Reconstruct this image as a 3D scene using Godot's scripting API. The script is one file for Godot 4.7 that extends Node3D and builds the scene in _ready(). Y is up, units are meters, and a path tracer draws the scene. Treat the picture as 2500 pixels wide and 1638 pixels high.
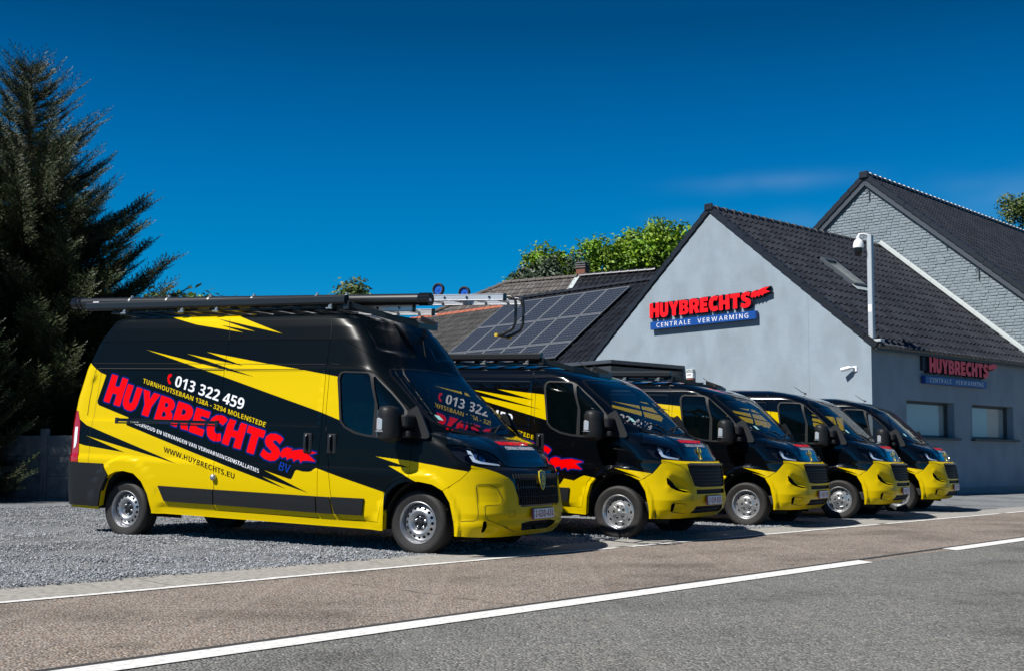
extends Node3D

# ---------------------------------------------------------------- mesh helper
class Geo:
	var v := PackedVector3Array()
	var n := PackedVector3Array()
	var uv := PackedVector2Array()
	var idx := PackedInt32Array()
	func vert(p: Vector3, nn: Vector3, t := Vector2.ZERO) -> int:
		v.append(p); n.append(nn); uv.append(t)
		return v.size() - 1
	func ti(a: int, b: int, c: int) -> void:   # counter-clockwise seen from outside
		idx.append(a); idx.append(c); idx.append(b)
	func tri(a: Vector3, b: Vector3, c: Vector3) -> void:
		var nn := (b - a).cross(c - a).normalized()
		ti(vert(a, nn), vert(b, nn), vert(c, nn))
	func quad(a: Vector3, b: Vector3, c: Vector3, d: Vector3) -> void:
		var nn := (c - a).cross(d - b).normalized()
		var i := vert(a, nn, Vector2(0, 1)); var j := vert(b, nn, Vector2(1, 1)); var k := vert(c, nn, Vector2(1, 0)); var l := vert(d, nn, Vector2(0, 0))
		ti(i, j, k); ti(i, k, l)
	func oquad(a: Vector3, b: Vector3, c: Vector3, d: Vector3, o: Vector3) -> void:
		var m := (a + b + c + d) * 0.25
		if (c - a).cross(d - b).dot(m - o) >= 0.0: quad(a, b, c, d)
		else: quad(d, c, b, a)
	func otri(a: Vector3, b: Vector3, c: Vector3, o: Vector3) -> void:
		if (b - a).cross(c - a).dot((a + b + c) / 3.0 - o) >= 0.0: tri(a, b, c)
		else: tri(a, c, b)
	func box(c: Vector3, s: Vector3, bev := 0.0, b := Basis.IDENTITY) -> void:
		var h := s * 0.5
		bev = minf(bev, minf(h.x, minf(h.y, h.z)) * 0.9)
		var px := {}; var py := {}; var pz := {}
		for sx in [-1, 1]:
			for sy in [-1, 1]:
				for sz in [-1, 1]:
					var k := Vector3i(sx, sy, sz)
					px[k] = c + b * Vector3(sx * h.x, sy * (h.y - bev), sz * (h.z - bev))
					py[k] = c + b * Vector3(sx * (h.x - bev), sy * h.y, sz * (h.z - bev))
					pz[k] = c + b * Vector3(sx * (h.x - bev), sy * (h.y - bev), sz * h.z)
		for s1 in [-1, 1]:
			oquad(px[Vector3i(s1, -1, -1)], px[Vector3i(s1, 1, -1)], px[Vector3i(s1, 1, 1)], px[Vector3i(s1, -1, 1)], c)
			oquad(py[Vector3i(-1, s1, -1)], py[Vector3i(1, s1, -1)], py[Vector3i(1, s1, 1)], py[Vector3i(-1, s1, 1)], c)
			oquad(pz[Vector3i(-1, -1, s1)], pz[Vector3i(1, -1, s1)], pz[Vector3i(1, 1, s1)], pz[Vector3i(-1, 1, s1)], c)
		if bev <= 0.0: return
		for p in [-1, 1]:
			for q in [-1, 1]:
				oquad(px[Vector3i(p, q, -1)], px[Vector3i(p, q, 1)], py[Vector3i(p, q, 1)], py[Vector3i(p, q, -1)], c)
				oquad(py[Vector3i(-1, p, q)], py[Vector3i(1, p, q)], pz[Vector3i(1, p, q)], pz[Vector3i(-1, p, q)], c)
				oquad(px[Vector3i(p, -1, q)], px[Vector3i(p, 1, q)], pz[Vector3i(p, 1, q)], pz[Vector3i(p, -1, q)], c)
		for k in px: otri(px[k], py[k], pz[k], c)
	func tube(pts: PackedVector3Array, r: float, seg := 10, cap := true, r2 := -1.0) -> void:
		var up := Vector3.UP
		var base := v.size()
		var m := pts.size()
		for i in m:
			var d := (pts[mini(i + 1, m - 1)] - pts[maxi(i - 1, 0)]).normalized()
			if absf(d.dot(up)) > 0.95: up = Vector3.RIGHT if absf(d.x) < 0.9 else Vector3.BACK
			var e := d.cross(up).normalized(); var w := e.cross(d)
			up = w
			var rr := r if r2 < 0.0 else lerpf(r, r2, float(i) / (m - 1))
			for k in seg + 1:
				var a := TAU * k / seg
				var nn := e * cos(a) + w * sin(a)
				vert(pts[i] + nn * rr, nn, Vector2(float(k) / seg, i))
		for i in m - 1:
			for k in seg:
				var a := base + i * (seg + 1) + k; var bb := a + seg + 1
				ti(a, bb + 1, a + 1); ti(a, bb, bb + 1)
		if cap:
			for i in [0, m - 1]:
				var c0: Vector3 = pts[i]
				var far: Vector3 = pts[1] if i == 0 else pts[m - 2]
				for k in seg: otri(c0, v[base + i * (seg + 1) + k], v[base + i * (seg + 1) + k + 1], far)
	# profile of (radius, height) swept round axis; tf.basis.z is the axis
	func lathe(prof: PackedVector2Array, tf: Transform3D, seg := 40, groove := 0, g0 := 0, g1 := 0, gd := 0.0, arc := TAU) -> void:
		for j in prof.size() - 1:
			var p := prof[j]; var q := prof[j + 1]
			var t := (q - p).normalized()
			var nl := Vector2(t.y, -t.x)   # outward when the profile runs upward in height at positive radius
			var np := nl; var nq := nl
			if j > 0:
				var t0 := (p - prof[j - 1]).normalized()
				if t0.dot(t) > 0.72: np = (nl + Vector2(t0.y, -t0.x)).normalized()
			if j < prof.size() - 2:
				var t1 := (prof[j + 2] - q).normalized()
				if t1.dot(t) > 0.72: nq = (nl + Vector2(t1.y, -t1.x)).normalized()
			var base := v.size()
			for k in seg + 1:
				var a := arc * k / seg
				var c := cos(a); var s := sin(a)
				var rp := p.x; var rq := q.x
				if groove > 0 and k % groove == 0:
					if j >= g0 and j <= g1: rp -= gd
					if j + 1 >= g0 and j + 1 <= g1 + 1: rq -= gd
				vert(tf * Vector3(rp * c, rp * s, p.y), (tf.basis * Vector3(np.x * c, np.x * s, np.y)).normalized()); vert(tf * Vector3(rq * c, rq * s, q.y), (tf.basis * Vector3(nq.x * c, nq.x * s, nq.y)).normalized())
			for k in seg:
				var a := base + k * 2
				ti(a, a + 2, a + 3); ti(a, a + 3, a + 1)
	func prism(poly: PackedVector2Array, tf: Transform3D, depth: float, back := true) -> void:
		var tr := Geometry2D.triangulate_polygon(poly)
		var nn := tf.basis.z.normalized()
		var area := 0.0
		for i in poly.size(): area += poly[i].cross(poly[(i + 1) % poly.size()])
		var ccw := area > 0.0
		var cen := Vector3.ZERO
		for k in range(0, tr.size(), 3):
			var a := poly[tr[k]]; var b := poly[tr[k + 1]]; var c := poly[tr[k + 2]]
			if (b - a).cross(c - a) < 0.0:
				var t := b; b = c; c = t
			ti(vert(tf * Vector3(a.x, a.y, depth), nn, a), vert(tf * Vector3(b.x, b.y, depth), nn, b), vert(tf * Vector3(c.x, c.y, depth), nn, c))
			if back and depth != 0.0: ti(vert(tf * Vector3(a.x, a.y, 0), -nn, a), vert(tf * Vector3(c.x, c.y, 0), -nn, c), vert(tf * Vector3(b.x, b.y, 0), -nn, b))
		if depth == 0.0: return
		for i in poly.size():
			var a := poly[i]; var b := poly[(i + 1) % poly.size()]
			if not ccw:
				var t := a; a = b; b = t
			quad(tf * Vector3(a.x, a.y, 0), tf * Vector3(b.x, b.y, 0), tf * Vector3(b.x, b.y, depth), tf * Vector3(a.x, a.y, depth))
	func append(o: Geo, flip := false) -> void:
		var base := v.size()
		for i in o.v.size():
			var p := o.v[i]; var q := o.n[i]
			if flip:
				p.z = -p.z; q.z = -q.z
			v.append(p); n.append(q); uv.append(o.uv[i])
		for i in range(0, o.idx.size(), 3):
			if flip:
				idx.append(base + o.idx[i]); idx.append(base + o.idx[i + 2]); idx.append(base + o.idx[i + 1])
			else:
				idx.append(base + o.idx[i]); idx.append(base + o.idx[i + 1]); idx.append(base + o.idx[i + 2])
	func mesh() -> ArrayMesh:
		var a := []
		a.resize(Mesh.ARRAY_MAX)
		a[Mesh.ARRAY_VERTEX] = v; a[Mesh.ARRAY_NORMAL] = n; a[Mesh.ARRAY_TEX_UV] = uv; a[Mesh.ARRAY_INDEX] = idx
		var m := ArrayMesh.new()
		m.add_surface_from_arrays(Mesh.PRIMITIVE_TRIANGLES, a)
		return m

# ---------------------------------------------------------------- scene tree helpers
func put(called: String, g, m: Material, parent: Node = self, at := Transform3D.IDENTITY) -> MeshInstance3D:
	var o := MeshInstance3D.new()
	o.name = called
	o.mesh = g.mesh() if g is Geo else g
	o.material_override = m
	o.transform = at
	parent.add_child(o, true)
	return o

var taken := {}
func numbered(called: String) -> String:
	var k: int = taken.get(called, 0)
	taken[called] = k + 1
	return called if k == 0 else "%s_%03d" % [called, k]

func thing(called: String, label: String, category: String, group := "", at := Transform3D.IDENTITY) -> Node3D:
	var o := Node3D.new()
	o.name = numbered(called)
	add_child(o)
	o.transform = at
	return tag(o, label, category, group)

func tag(o: Node3D, label: String, category: String, group := "") -> Node3D:
	o.set_meta("label", label); o.set_meta("category", category)
	if group: o.set_meta("group", group)
	return o

func group_part(called: String, parent: Node) -> Node3D:
	var o := Node3D.new()
	o.name = called
	parent.add_child(o, true)
	return o

func structure(called: String, g, m: Material) -> MeshInstance3D:
	var o := put(called, g, m)
	o.set_meta("kind", "structure")
	return o

func lin(r: float, g: float, b: float) -> Color: return (Color(r, g, b) * 0.92).linear_to_srgb()

func mat(c: Color, rough := 0.7, metal := 0.0, coat := 0.0) -> StandardMaterial3D:
	var m := StandardMaterial3D.new()
	m.albedo_color = c; m.roughness = rough; m.metallic = metal
	if coat > 0.0:
		m.clearcoat_enabled = true; m.clearcoat = coat; m.clearcoat_roughness = 0.04
	return m

func noise_tex(kind: int, freq: float, ramp: Array, size := 512, sd := 1, oct := 4, ret := -1, norm := true) -> NoiseTexture2D:
	var f := FastNoiseLite.new()
	f.noise_type = kind; f.frequency = freq; f.seed = sd; f.fractal_octaves = oct
	if ret >= 0:
		f.cellular_return_type = ret; f.fractal_type = FastNoiseLite.FRACTAL_NONE
		f.cellular_jitter = 1.0
	var t := NoiseTexture2D.new()
	t.width = size; t.height = size; t.seamless = true; t.noise = f; t.normalize = norm
	if ramp.size():
		var g := Gradient.new()
		g.offsets = PackedFloat32Array(ramp.map(func(e): return e[0]))
		g.colors = PackedColorArray(ramp.map(func(e): return e[1]))
		t.color_ramp = g
	return t

func tri_map(m: StandardMaterial3D, scale: float, world := true) -> void:
	m.uv1_triplanar = true; m.uv1_world_triplanar = world
	m.uv1_scale = Vector3.ONE * scale

func pv(s: String) -> PackedVector2Array:   # "x,y x,y ..." to points
	var o := PackedVector2Array()
	for q in s.split(" ", false):
		var c := q.split(",")
		o.append(Vector2(float(c[0]), float(c[1])))
	return o

func shifted(p: PackedVector2Array, d: Vector2) -> PackedVector2Array:
	return Transform2D(0.0, d) * p

# ---------------------------------------------------------------- lettering
var text_cache := {}
func text_tris(t: String, weight := 700, face := "Droid Sans") -> Dictionary:   # triangles in units of the capital height, starting at x = 0 on the baseline
	var key := t + str(weight) + face
	if text_cache.has(key): return text_cache[key]
	var f := SystemFont.new()
	f.font_names = PackedStringArray([face]); f.font_weight = weight
	var tm := TextMesh.new()
	tm.font = f; tm.font_size = 64; tm.pixel_size = 1.0; tm.depth = 0.0; tm.curve_step = 2.0
	var caps := TextMesh.new()
	caps.font = f; caps.font_size = 64; caps.pixel_size = 1.0; caps.depth = 0.0; caps.text = "H"
	var hb := caps.get_aabb()
	tm.text = t
	tm.vertical_alignment = VERTICAL_ALIGNMENT_CENTER
	var a := tm.surface_get_arrays(0)
	var vs: PackedVector3Array = a[Mesh.ARRAY_VERTEX]
	var ix = a[Mesh.ARRAY_INDEX]
	var order: PackedInt32Array = ix if ix != null and ix.size() else PackedInt32Array(range(vs.size()))
	var lo := INF; var hi := -INF
	for p in vs:
		lo = minf(lo, p.x); hi = maxf(hi, p.x)
	var out := PackedVector2Array()
	for i in order: out.append(Vector2((vs[i].x - lo) / hb.size.y, (vs[i].y - hb.position.y) / hb.size.y))
	text_cache[key] = {"tris": out, "width": (hi - lo) / hb.size.y}
	return text_cache[key]

# heavy hand-drawn capitals of the firm's name, height 1, with their widths
func glyph(ch: String) -> Dictionary:
	match ch:
		"H": return {"w": 0.84, "p": [pv("0,0 .3,0 .31,.37 .52,.37 .52,0 .84,.01 .83,1 .54,1 .53,.64 .31,.63 .3,1 0,.99")]}
		"U": return {"w": 0.74, "p": [pv("0,1 0,.36 .05,.14 .18,.01 .36,-.03 .54,.0 .68,.12 .74,.36 .74,1 .46,1 .46,.4 .43,.3 .37,.27 .31,.3 .28,.4 .29,1")]}
		"Y": return {"w": 0.84, "p": [pv("0,1 .32,1 .43,.68 .52,1 .84,1 .6,.42 .59,0 .27,0 .27,.42")]}
		"B": return {"w": 0.79, "p": [pv("0,0 .45,0 .64,.04 .76,.15 .79,.28 .74,.43 .62,.52 .71,.6 .75,.74 .7,.88 .58,.97 .44,1 0,1"), pv(".29,.61 .4,.61 .45,.67 .44,.74 .39,.78 .29,.79"), pv(".29,.2 .42,.21 .47,.28 .46,.35 .4,.41 .29,.42")]}
		"R": return {"w": 0.82, "p": [pv("0,0 .29,0 .3,.3 .36,.3 .51,0 .84,.02 .66,.38 .76,.5 .8,.68 .75,.86 .63,.96 .48,1 0,1"), pv(".29,.54 .41,.55 .47,.62 .46,.7 .41,.76 .29,.77")]}
		"E": return {"w": 0.67, "p": [pv("0,0 .66,0 .65,.27 .3,.27 .3,.38 .58,.38 .58,.63 .3,.63 .3,.74 .65,.74 .66,1 0,1")]}
		"C": return {"w": 0.77, "p": [pv(".76,.93 .6,1.01 .42,1.02 .22,.96 .07,.8 0,.55 .02,.32 .12,.12 .28,.0 .48,-.03 .64,.01 .77,.08 .66,.35 .52,.28 .42,.3 .35,.38 .33,.5 .36,.64 .46,.72 .56,.71 .64,.65")]}
		"T": return {"w": 0.75, "p": [pv("0,1 .75,1 .75,.72 .54,.72 .54,0 .22,0 .22,.72 0,.72")]}
		"S": return {"w": 0.79, "p": [pv(".75,.93 .58,1.01 .38,1.03 .17,.96 .04,.81 .04,.62 .14,.48 .3,.4 .42,.34 .42,.27 .33,.24 .2,.27 .06,.34 0,.07 .2,-.02 .44,-.03 .64,.04 .77,.2 .78,.4 .68,.54 .5,.62 .38,.68 .38,.76 .46,.79 .56,.76 .66,.7")]}
		"flame": return {"w": 1.46, "p": [pv("0,.55 .06,.8 .22,.92 .46,.93 .38,.83 .62,.94 .9,1.05 1.42,1.08 1.12,.91 1.47,.75 1.12,.68 .96,.63 .9,.52 .8,.63 .69,.58 .62,.47 .54,.59 .42,.55 .34,.45 .27,.57 .13,.47")]}
	return {}

func word(small := 0.96, drop := 0.0) -> Array:   # [[polygons, start x, start y], ...] and the whole width at the end
	var o := []
	var x := 0.0
	for ch in ["H", "U", "Y", "B", "R", "E", "C", "H", "T", "S", "flame"]:
		var g := glyph(ch)
		var y0 := 0.0
		var ps := []
		for p in g.p: ps.append(p if o.is_empty() else Transform2D(Vector2(1, 0), Vector2(0, small), Vector2.ZERO) * p)
		if ch == "flame":
			x -= 0.07; y0 = drop
		o.append([ps, x, y0])
		x += g.w + 0.055
	o.append(x - 0.055)
	return o

# ---------------------------------------------------------------- drawing print into an image
func fill_poly(im: Image, polys: Array, c: Color) -> void:   # even-odd fill of one or more outlines, in pixels
	var lo := INF; var hi := -INF
	for p in polys:
		for q in p:
			lo = minf(lo, q.y); hi = maxf(hi, q.y)
	for y in range(maxi(0, int(lo)), mini(im.get_height() - 1, int(ceil(hi))) + 1):
		var yc := y + 0.5
		var xs := PackedFloat32Array()
		for p in polys:
			var m: int = p.size()
			for i in m:
				var a: Vector2 = p[i]; var b: Vector2 = p[(i + 1) % m]
				if (a.y <= yc) != (b.y <= yc): xs.append(a.x + (yc - a.y) / (b.y - a.y) * (b.x - a.x))
		xs.sort()
		for k in range(0, xs.size() - 1, 2):
			var x0 := int(round(xs[k])); var x1 := int(round(xs[k + 1]))
			if x1 > x0: im.fill_rect(Rect2i(x0, y, x1 - x0, 1), c)

func fill_tris(im: Image, tris: PackedVector2Array, c: Color) -> void:
	for i in range(0, tris.size(), 3): fill_poly(im, [tris.slice(i, i + 3)], c)

# ---------------------------------------------------------------- the skin of a van
# Level y above the front axle: half width, where the nose starts to round, how far forward it reaches, how square it is.
# VanSkin co-ordinates are (u, y): u runs along the side (metres from the front axle) and on round the nose to the middle.
class VanSkin:
	var y0 := -0.16
	var dy := 0.004
	var cols := []            # W, XS, XF, n, XR
	var top := 2.235
	var kind := 1
	var ra := -4.035          # rear axle
	func _init(table: Array, rear: Array, k: int, rear_axle: float) -> void:
		kind = k; ra = rear_axle
		top = table[-1][0]
		for c in 5: cols.append(PackedFloat32Array())
		var y := y0
		while y <= top + dy:
			for c in 4: cols[c].append(at(table, y, c + 1))
			cols[4].append(at(rear, y, 1))
			y += dy
	static func at(t: Array, y: float, c: int) -> float:
		if y <= t[0][0]: return t[0][c]
		for i in t.size() - 1:
			if y <= t[i + 1][0]: return lerpf(t[i][c], t[i + 1][c], (y - t[i][0]) / (t[i + 1][0] - t[i][0]))
		return t[-1][c]
	func col(c: int, y: float) -> float:
		var f := clampf((y - y0) / dy, 0.0, cols[c].size() - 1.001)
		var i := int(f)
		return lerpf(cols[c][i], cols[c][i + 1], f - i)
	func umax(y: float) -> float:
		var xs := col(1, y)
		return xs + 0.5 * (col(2, y) - xs) + 0.95 * col(0, y)
	func umin(y: float) -> float: return col(4, y) + 0.35 - (0.175 + 0.95 * col(0, y))
	func p0(u: float, y: float) -> Vector3:
		var w := col(0, y); var xs := col(1, y)
		var n := 5.0; var e := xs; var a := 0.0; var t := 0.0; var sg := 1.0
		if u > xs:
			a = col(2, y) - xs; n = col(3, y); t = (u - xs) / (0.5 * a + 0.95 * w)
		else:
			e = col(4, y) + 0.35
			if u >= e: return Vector3(u, y, w)
			a = 0.35; sg = -1.0; t = (e - u) / (0.175 + 0.95 * w)
		var ph := t * PI * 0.5
		var s := sin(ph); var c := cos(ph)
		var r := pow(pow(absf(s), n) + pow(absf(c), n), -1.0 / n)
		return Vector3(e + sg * a * r * s, y, w * r * c)
	static func sm(a: float, b: float, x: float) -> float: return smoothstep(a, b, x)
	func bump(u: float, y: float) -> float:
		var d := 0.0
		# flares round the wheel openings
		var e := Vector2((u - 0.07) / 0.45, (y + 0.1) / 0.525).length()
		if e < 1.4: d += 0.024 * (1.0 - sm(1.12, 1.22, e))
		e = Vector2((u - ra - 0.06) / 0.41, (y + 0.1) / 0.47).length()
		if e < 1.6: d += 0.022 * (1.0 - sm(1.28, 1.36, e))
		# ledge of the lower body and swage under the windows
		if u < 0.1:
			d += 0.014 * (1.0 - sm(0.49, 0.545, y)) * (1.0 - sm(-0.4, 0.0, u))
			var f0 := ra - 0.63; var f1 := -1.25
			var sw := 0.985 if kind == 1 else 0.985
			var ptop := 1.56
			if u > f0 - 0.05 and u < f1 + 0.05 and y > sw - 0.1 and y < ptop + 0.03:
				d -= 0.013 * sm(sw - 0.05, sw, y) * (1.0 - sm(ptop - 0.012, ptop + 0.004, y)) * sm(f0 - 0.02, f0 + 0.01, u) * (1.0 - sm(f1 - 0.01, f1 + 0.02, u))
			# sill
			d -= 0.02 * (1.0 - sm(-0.02, 0.03, y)) * sm(-3.5, -3.4, u) * (1.0 - sm(-0.6, -0.5, u))
		else:
			if kind == 1:
				d += 0.018 * (1.0 - sm(0.02, 0.055, y)) * sm(0.5, 0.62, u)
				# sunk corner panel of the bumper
				d -= 0.006 * sm(0.74, 0.78, u) * (1.0 - sm(0.97, 1.03, u)) * sm(0.2, 0.25, y) * (1.0 - sm(0.39, 0.425, y))
				d -= 0.022 * exp(-pow((u - 0.93) / 0.06, 4.0)) * exp(-pow((y - 0.005) / 0.045, 4.0))
			else:
				var k := y - 0.31 + 0.42 * (u - 0.92)
				d -= 0.045 * exp(-pow((u - 0.93) / 0.13, 2.0) * 1.2) * exp(-pow(k / 0.055, 2.0))
				d += 0.012 * exp(-pow((u - 0.78) / 0.05, 2.0)) * sm(0.2, 0.3, y) * (1.0 - sm(0.42, 0.5, y))
				d -= 0.03 * exp(-pow((u - 0.94) / 0.07, 4.0)) * exp(-pow((y - 0.03) / 0.05, 4.0))
		if kind == 1 and y > 1.68 and y < 2.18:
			var um := umax(y)
			var q := um - u        # distance from the middle line
			d -= 0.03 * sm(0.16, 0.2, q) * (1.0 - sm(0.55, 0.62, q)) * sm(1.70, 1.76, y - 0.12 * q) * (1.0 - sm(2.05, 2.16, y))
		# bonnet creases
		if y > 0.62 and y < 0.9:
			var q2 := umax(y) - u
			d += 0.012 * (1.0 - sm(0.3, 0.36, q2)) * sm(0.63, 0.7, y)
		return d
	func nrm0(u: float, y: float) -> Vector3:
		var h := 0.004
		var um := umax(y)
		var ua := minf(u, um - h)
		var pu := p0(ua + h, y) - p0(ua - h, y)
		var yb := clampf(y, y0 + h, top - h)
		return pu.cross(p0(u, yb + h) - p0(u, yb - h)).normalized()
	func pt(u: float, y: float, off := 0.0) -> Vector3:
		var d := bump(u, y) + off
		return p0(u, y) + nrm0(u, y) * d if absf(d) > 1e-5 else p0(u, y)
	func nrm(u: float, y: float) -> Vector3:
		var h := 0.006
		var um := umax(y)
		var ua := minf(u, um - h)
		var yb := clampf(y, y0 + h, top - h)
		return (pt(ua + h, y) - pt(ua - h, y)).cross(pt(u, yb + h) - pt(u, yb - h)).normalized()
	func front(z: float, y: float) -> float:   # u of the point of the nose at distance z from the middle
		var lo := col(1, y); var hi := umax(y)
		for i in 24:
			var m := (lo + hi) * 0.5
			if p0(m, y).z > absf(z): lo = m
			else: hi = m
		return (lo + hi) * 0.5
	func on_front(z: float, y: float, off := 0.0) -> Vector3:
		var u := front(z, y)
		var p := pt(u, y, off)
		if z < 0.0: p.z = -p.z
		return p
	func uvmap(u: float, y: float) -> Vector2: return Vector2((u + 6.1) / 7.8, 1.0 - (y + 0.15) / 2.45)
	func rows() -> PackedFloat32Array:
		var r := PackedFloat32Array()
		var y := -0.1
		while y < top:
			r.append(y)
			var st := 0.04
			if y > 0.54 and y < 0.66: st = 0.014
			elif y >= 0.66 and y < 0.83: st = 0.026
			elif y >= 0.83 and y < 0.94: st = 0.009
			elif y > top - 0.15: st = 0.013
			elif y < 0.54 or y > 1.66: st = 0.03
			y += st
		r.append(top - 0.0005)
		return r
	func us(y: float) -> PackedFloat32Array:
		var r := PackedFloat32Array()
		var a := umin(y); var b := col(4, y) + 0.35; var c := col(1, y); var d := umax(y)
		for i in 10: r.append(lerpf(a, b, i / 10.0))
		for i in 64: r.append(lerpf(b, c, i / 64.0))
		for i in 41: r.append(lerpf(c, d, i / 40.0))
		return r
	func emit(g: Geo, poly: PackedVector2Array, off: float, seen: Dictionary) -> void:
		var area := 0.0
		for i in poly.size(): area += poly[i].cross(poly[(i + 1) % poly.size()])
		if absf(area) < 2e-6: return
		var tr := PackedInt32Array([0, 1, 2, 0, 2, 3]) if poly.size() == 4 else Geometry2D.triangulate_polygon(poly)
		if poly.size() == 3: tr = PackedInt32Array([0, 1, 2])
		var ids := PackedInt32Array()
		for q in poly:
			var key := Vector2i(roundi(q.x * 20000.0), roundi(q.y * 20000.0))
			if not seen.has(key): seen[key] = g.vert(pt(q.x, q.y, off), nrm(q.x, q.y), uvmap(q.x, q.y))
			ids.append(seen[key])
		for k in range(0, tr.size(), 3):
			var a := poly[tr[k]]; var b := poly[tr[k + 1]]; var c := poly[tr[k + 2]]
			if (b - a).cross(c - a) > 0.0: g.ti(ids[tr[k]], ids[tr[k + 1]], ids[tr[k + 2]])
			else: g.ti(ids[tr[k]], ids[tr[k + 2]], ids[tr[k + 1]])
	static func bbox(p: PackedVector2Array) -> Rect2:
		var r := Rect2(p[0], Vector2.ZERO)
		for q in p: r = r.expand(q)
		return r
	# regions: {name, poly, gap, off, over}; every piece of skin goes to the first region that holds it, the rest to "body"
	func cut(regions: Array) -> Dictionary:
		var out := {}; var seen := {}
		for r in regions:
			if not out.has(r.name): out[r.name] = Geo.new(); seen[r.name] = {}
			r.bb = bbox(r.poly).grow(0.02)
			var wide: Array = Geometry2D.offset_polygon(r.poly, r.get("gap", 0.0)) if r.get("gap", 0.0) > 0.0 else [r.poly]
			r.wide = wide[0]
		out["body"] = Geo.new(); seen["body"] = {}
		out["inner"] = Geo.new(); seen["inner"] = {}
		var ys := rows()
		var prev := us(ys[0])
		for j in ys.size() - 1:
			var ya := ys[j]; var yb := ys[j + 1]
			var nxt := us(yb)
			for i in prev.size() - 1:
				var quad := PackedVector2Array([Vector2(prev[i], ya), Vector2(prev[i + 1], ya), Vector2(nxt[i + 1], yb), Vector2(nxt[i], yb)])
				var bb := bbox(quad)
				var rest: Array = [quad]
				var open := false
				for r in regions:
					if not r.bb.intersects(bb): continue
					if r.get("over", false):
						for piece in Geometry2D.intersect_polygons(quad, r.poly): emit(out[r.name], piece, r.get("off", 0.0), seen[r.name])
						continue
					var left: Array = []
					for piece in rest:
						var inside := Geometry2D.intersect_polygons(piece, r.poly)
						if inside.is_empty() and r.get("gap", 0.0) <= 0.0:
							left.append(piece)
							continue
						for q in inside: emit(out[r.name], q, r.get("off", 0.0), seen[r.name])
						if r.get("open", false) and inside.size(): open = true
						for q in Geometry2D.clip_polygons(piece, r.wide): left.append(q)
					rest = left
					if rest.is_empty(): break
				for q in rest: emit(out["body"], q, 0.0, seen["body"])
				if not open and ya < top - 0.06: emit(out["inner"], quad, -0.05, seen["inner"])
			prev = nxt
		for r in regions:
			if r.get("flange", 0.0) > 0.0: flange(out[r.name], r.poly, r.get("off", 0.0), r.flange)
		return out
	func cut_one(poly: PackedVector2Array, off: float) -> Geo:
		var g := Geo.new(); var seen := {}
		var bb := bbox(poly).grow(0.01)
		var ys := rows()
		var prev := us(ys[0])
		for j in ys.size() - 1:
			var nxt := us(ys[j + 1])
			if ys[j + 1] >= bb.position.y and ys[j] <= bb.end.y:
				for i in prev.size() - 1:
					var quad := PackedVector2Array([Vector2(prev[i], ys[j]), Vector2(prev[i + 1], ys[j]), Vector2(nxt[i + 1], ys[j + 1]), Vector2(nxt[i], ys[j + 1])])
					if bb.intersects(bbox(quad)):
						for piece in Geometry2D.intersect_polygons(quad, poly): emit(g, piece, off, seen)
			prev = nxt
		return g
	func flange(g: Geo, poly: PackedVector2Array, off: float, depth: float) -> void:
		var m := poly.size()
		for i in m:
			var a := poly[i]; var b := poly[(i + 1) % m]
			var k := maxi(1, int((b - a).length() / 0.05))
			for s in k:
				var p := a.lerp(b, float(s) / k); var q := a.lerp(b, float(s + 1) / k)
				if p.y < -0.1 or q.y < -0.1 or p.y > top - 0.02 or q.y > top - 0.02: continue
				if p.x > umax(p.y) + 0.001 or q.x > umax(q.y) + 0.001 or p.x < umin(p.y) or q.x < umin(q.y): continue
				var pa := pt(p.x, p.y, off); var qa := pt(q.x, q.y, off)
				var pb := pt(p.x, p.y, off - depth); var qb := pt(q.x, q.y, off - depth)
				var i0 := g.v.size()
				g.quad(pa, pb, qb, qa)
				for w in 2: g.uv[i0 + w] = uvmap(p.x, p.y)
				for w in 2: g.uv[i0 + 2 + w] = uvmap(q.x, q.y)
	func seam(g: Geo, pts: PackedVector2Array, width := 0.006, off := 0.003) -> void:
		for i in pts.size() - 1:
			var a := pts[i]; var b := pts[i + 1]
			var k := maxi(1, int((b - a).length() / 0.05))
			var s := (b - a).normalized()
			var t := Vector2(-s.y, s.x) * width * 0.36
			for j in k:
				var p := a.lerp(b, float(j) / k); var q := a.lerp(b, float(j + 1) / k)
				if p.x > umax(p.y) or q.x > umax(q.y): continue
				g.quad(pt(p.x - t.x, p.y - t.y, off), pt(q.x - t.x, q.y - t.y, off), pt(q.x + t.x, q.y + t.y, off), pt(p.x + t.x, p.y + t.y, off))

# ---------------------------------------------------------------- vans
var M := {}
const BLACK := Color(0.02, 0.045, 0.06)
const YEL := Color(0.765, 0.66, 0.0)
const RED := Color(0.84, 0.0, 0.0)
const BLUE := Color(0.02, 0.1, 0.36)

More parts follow.
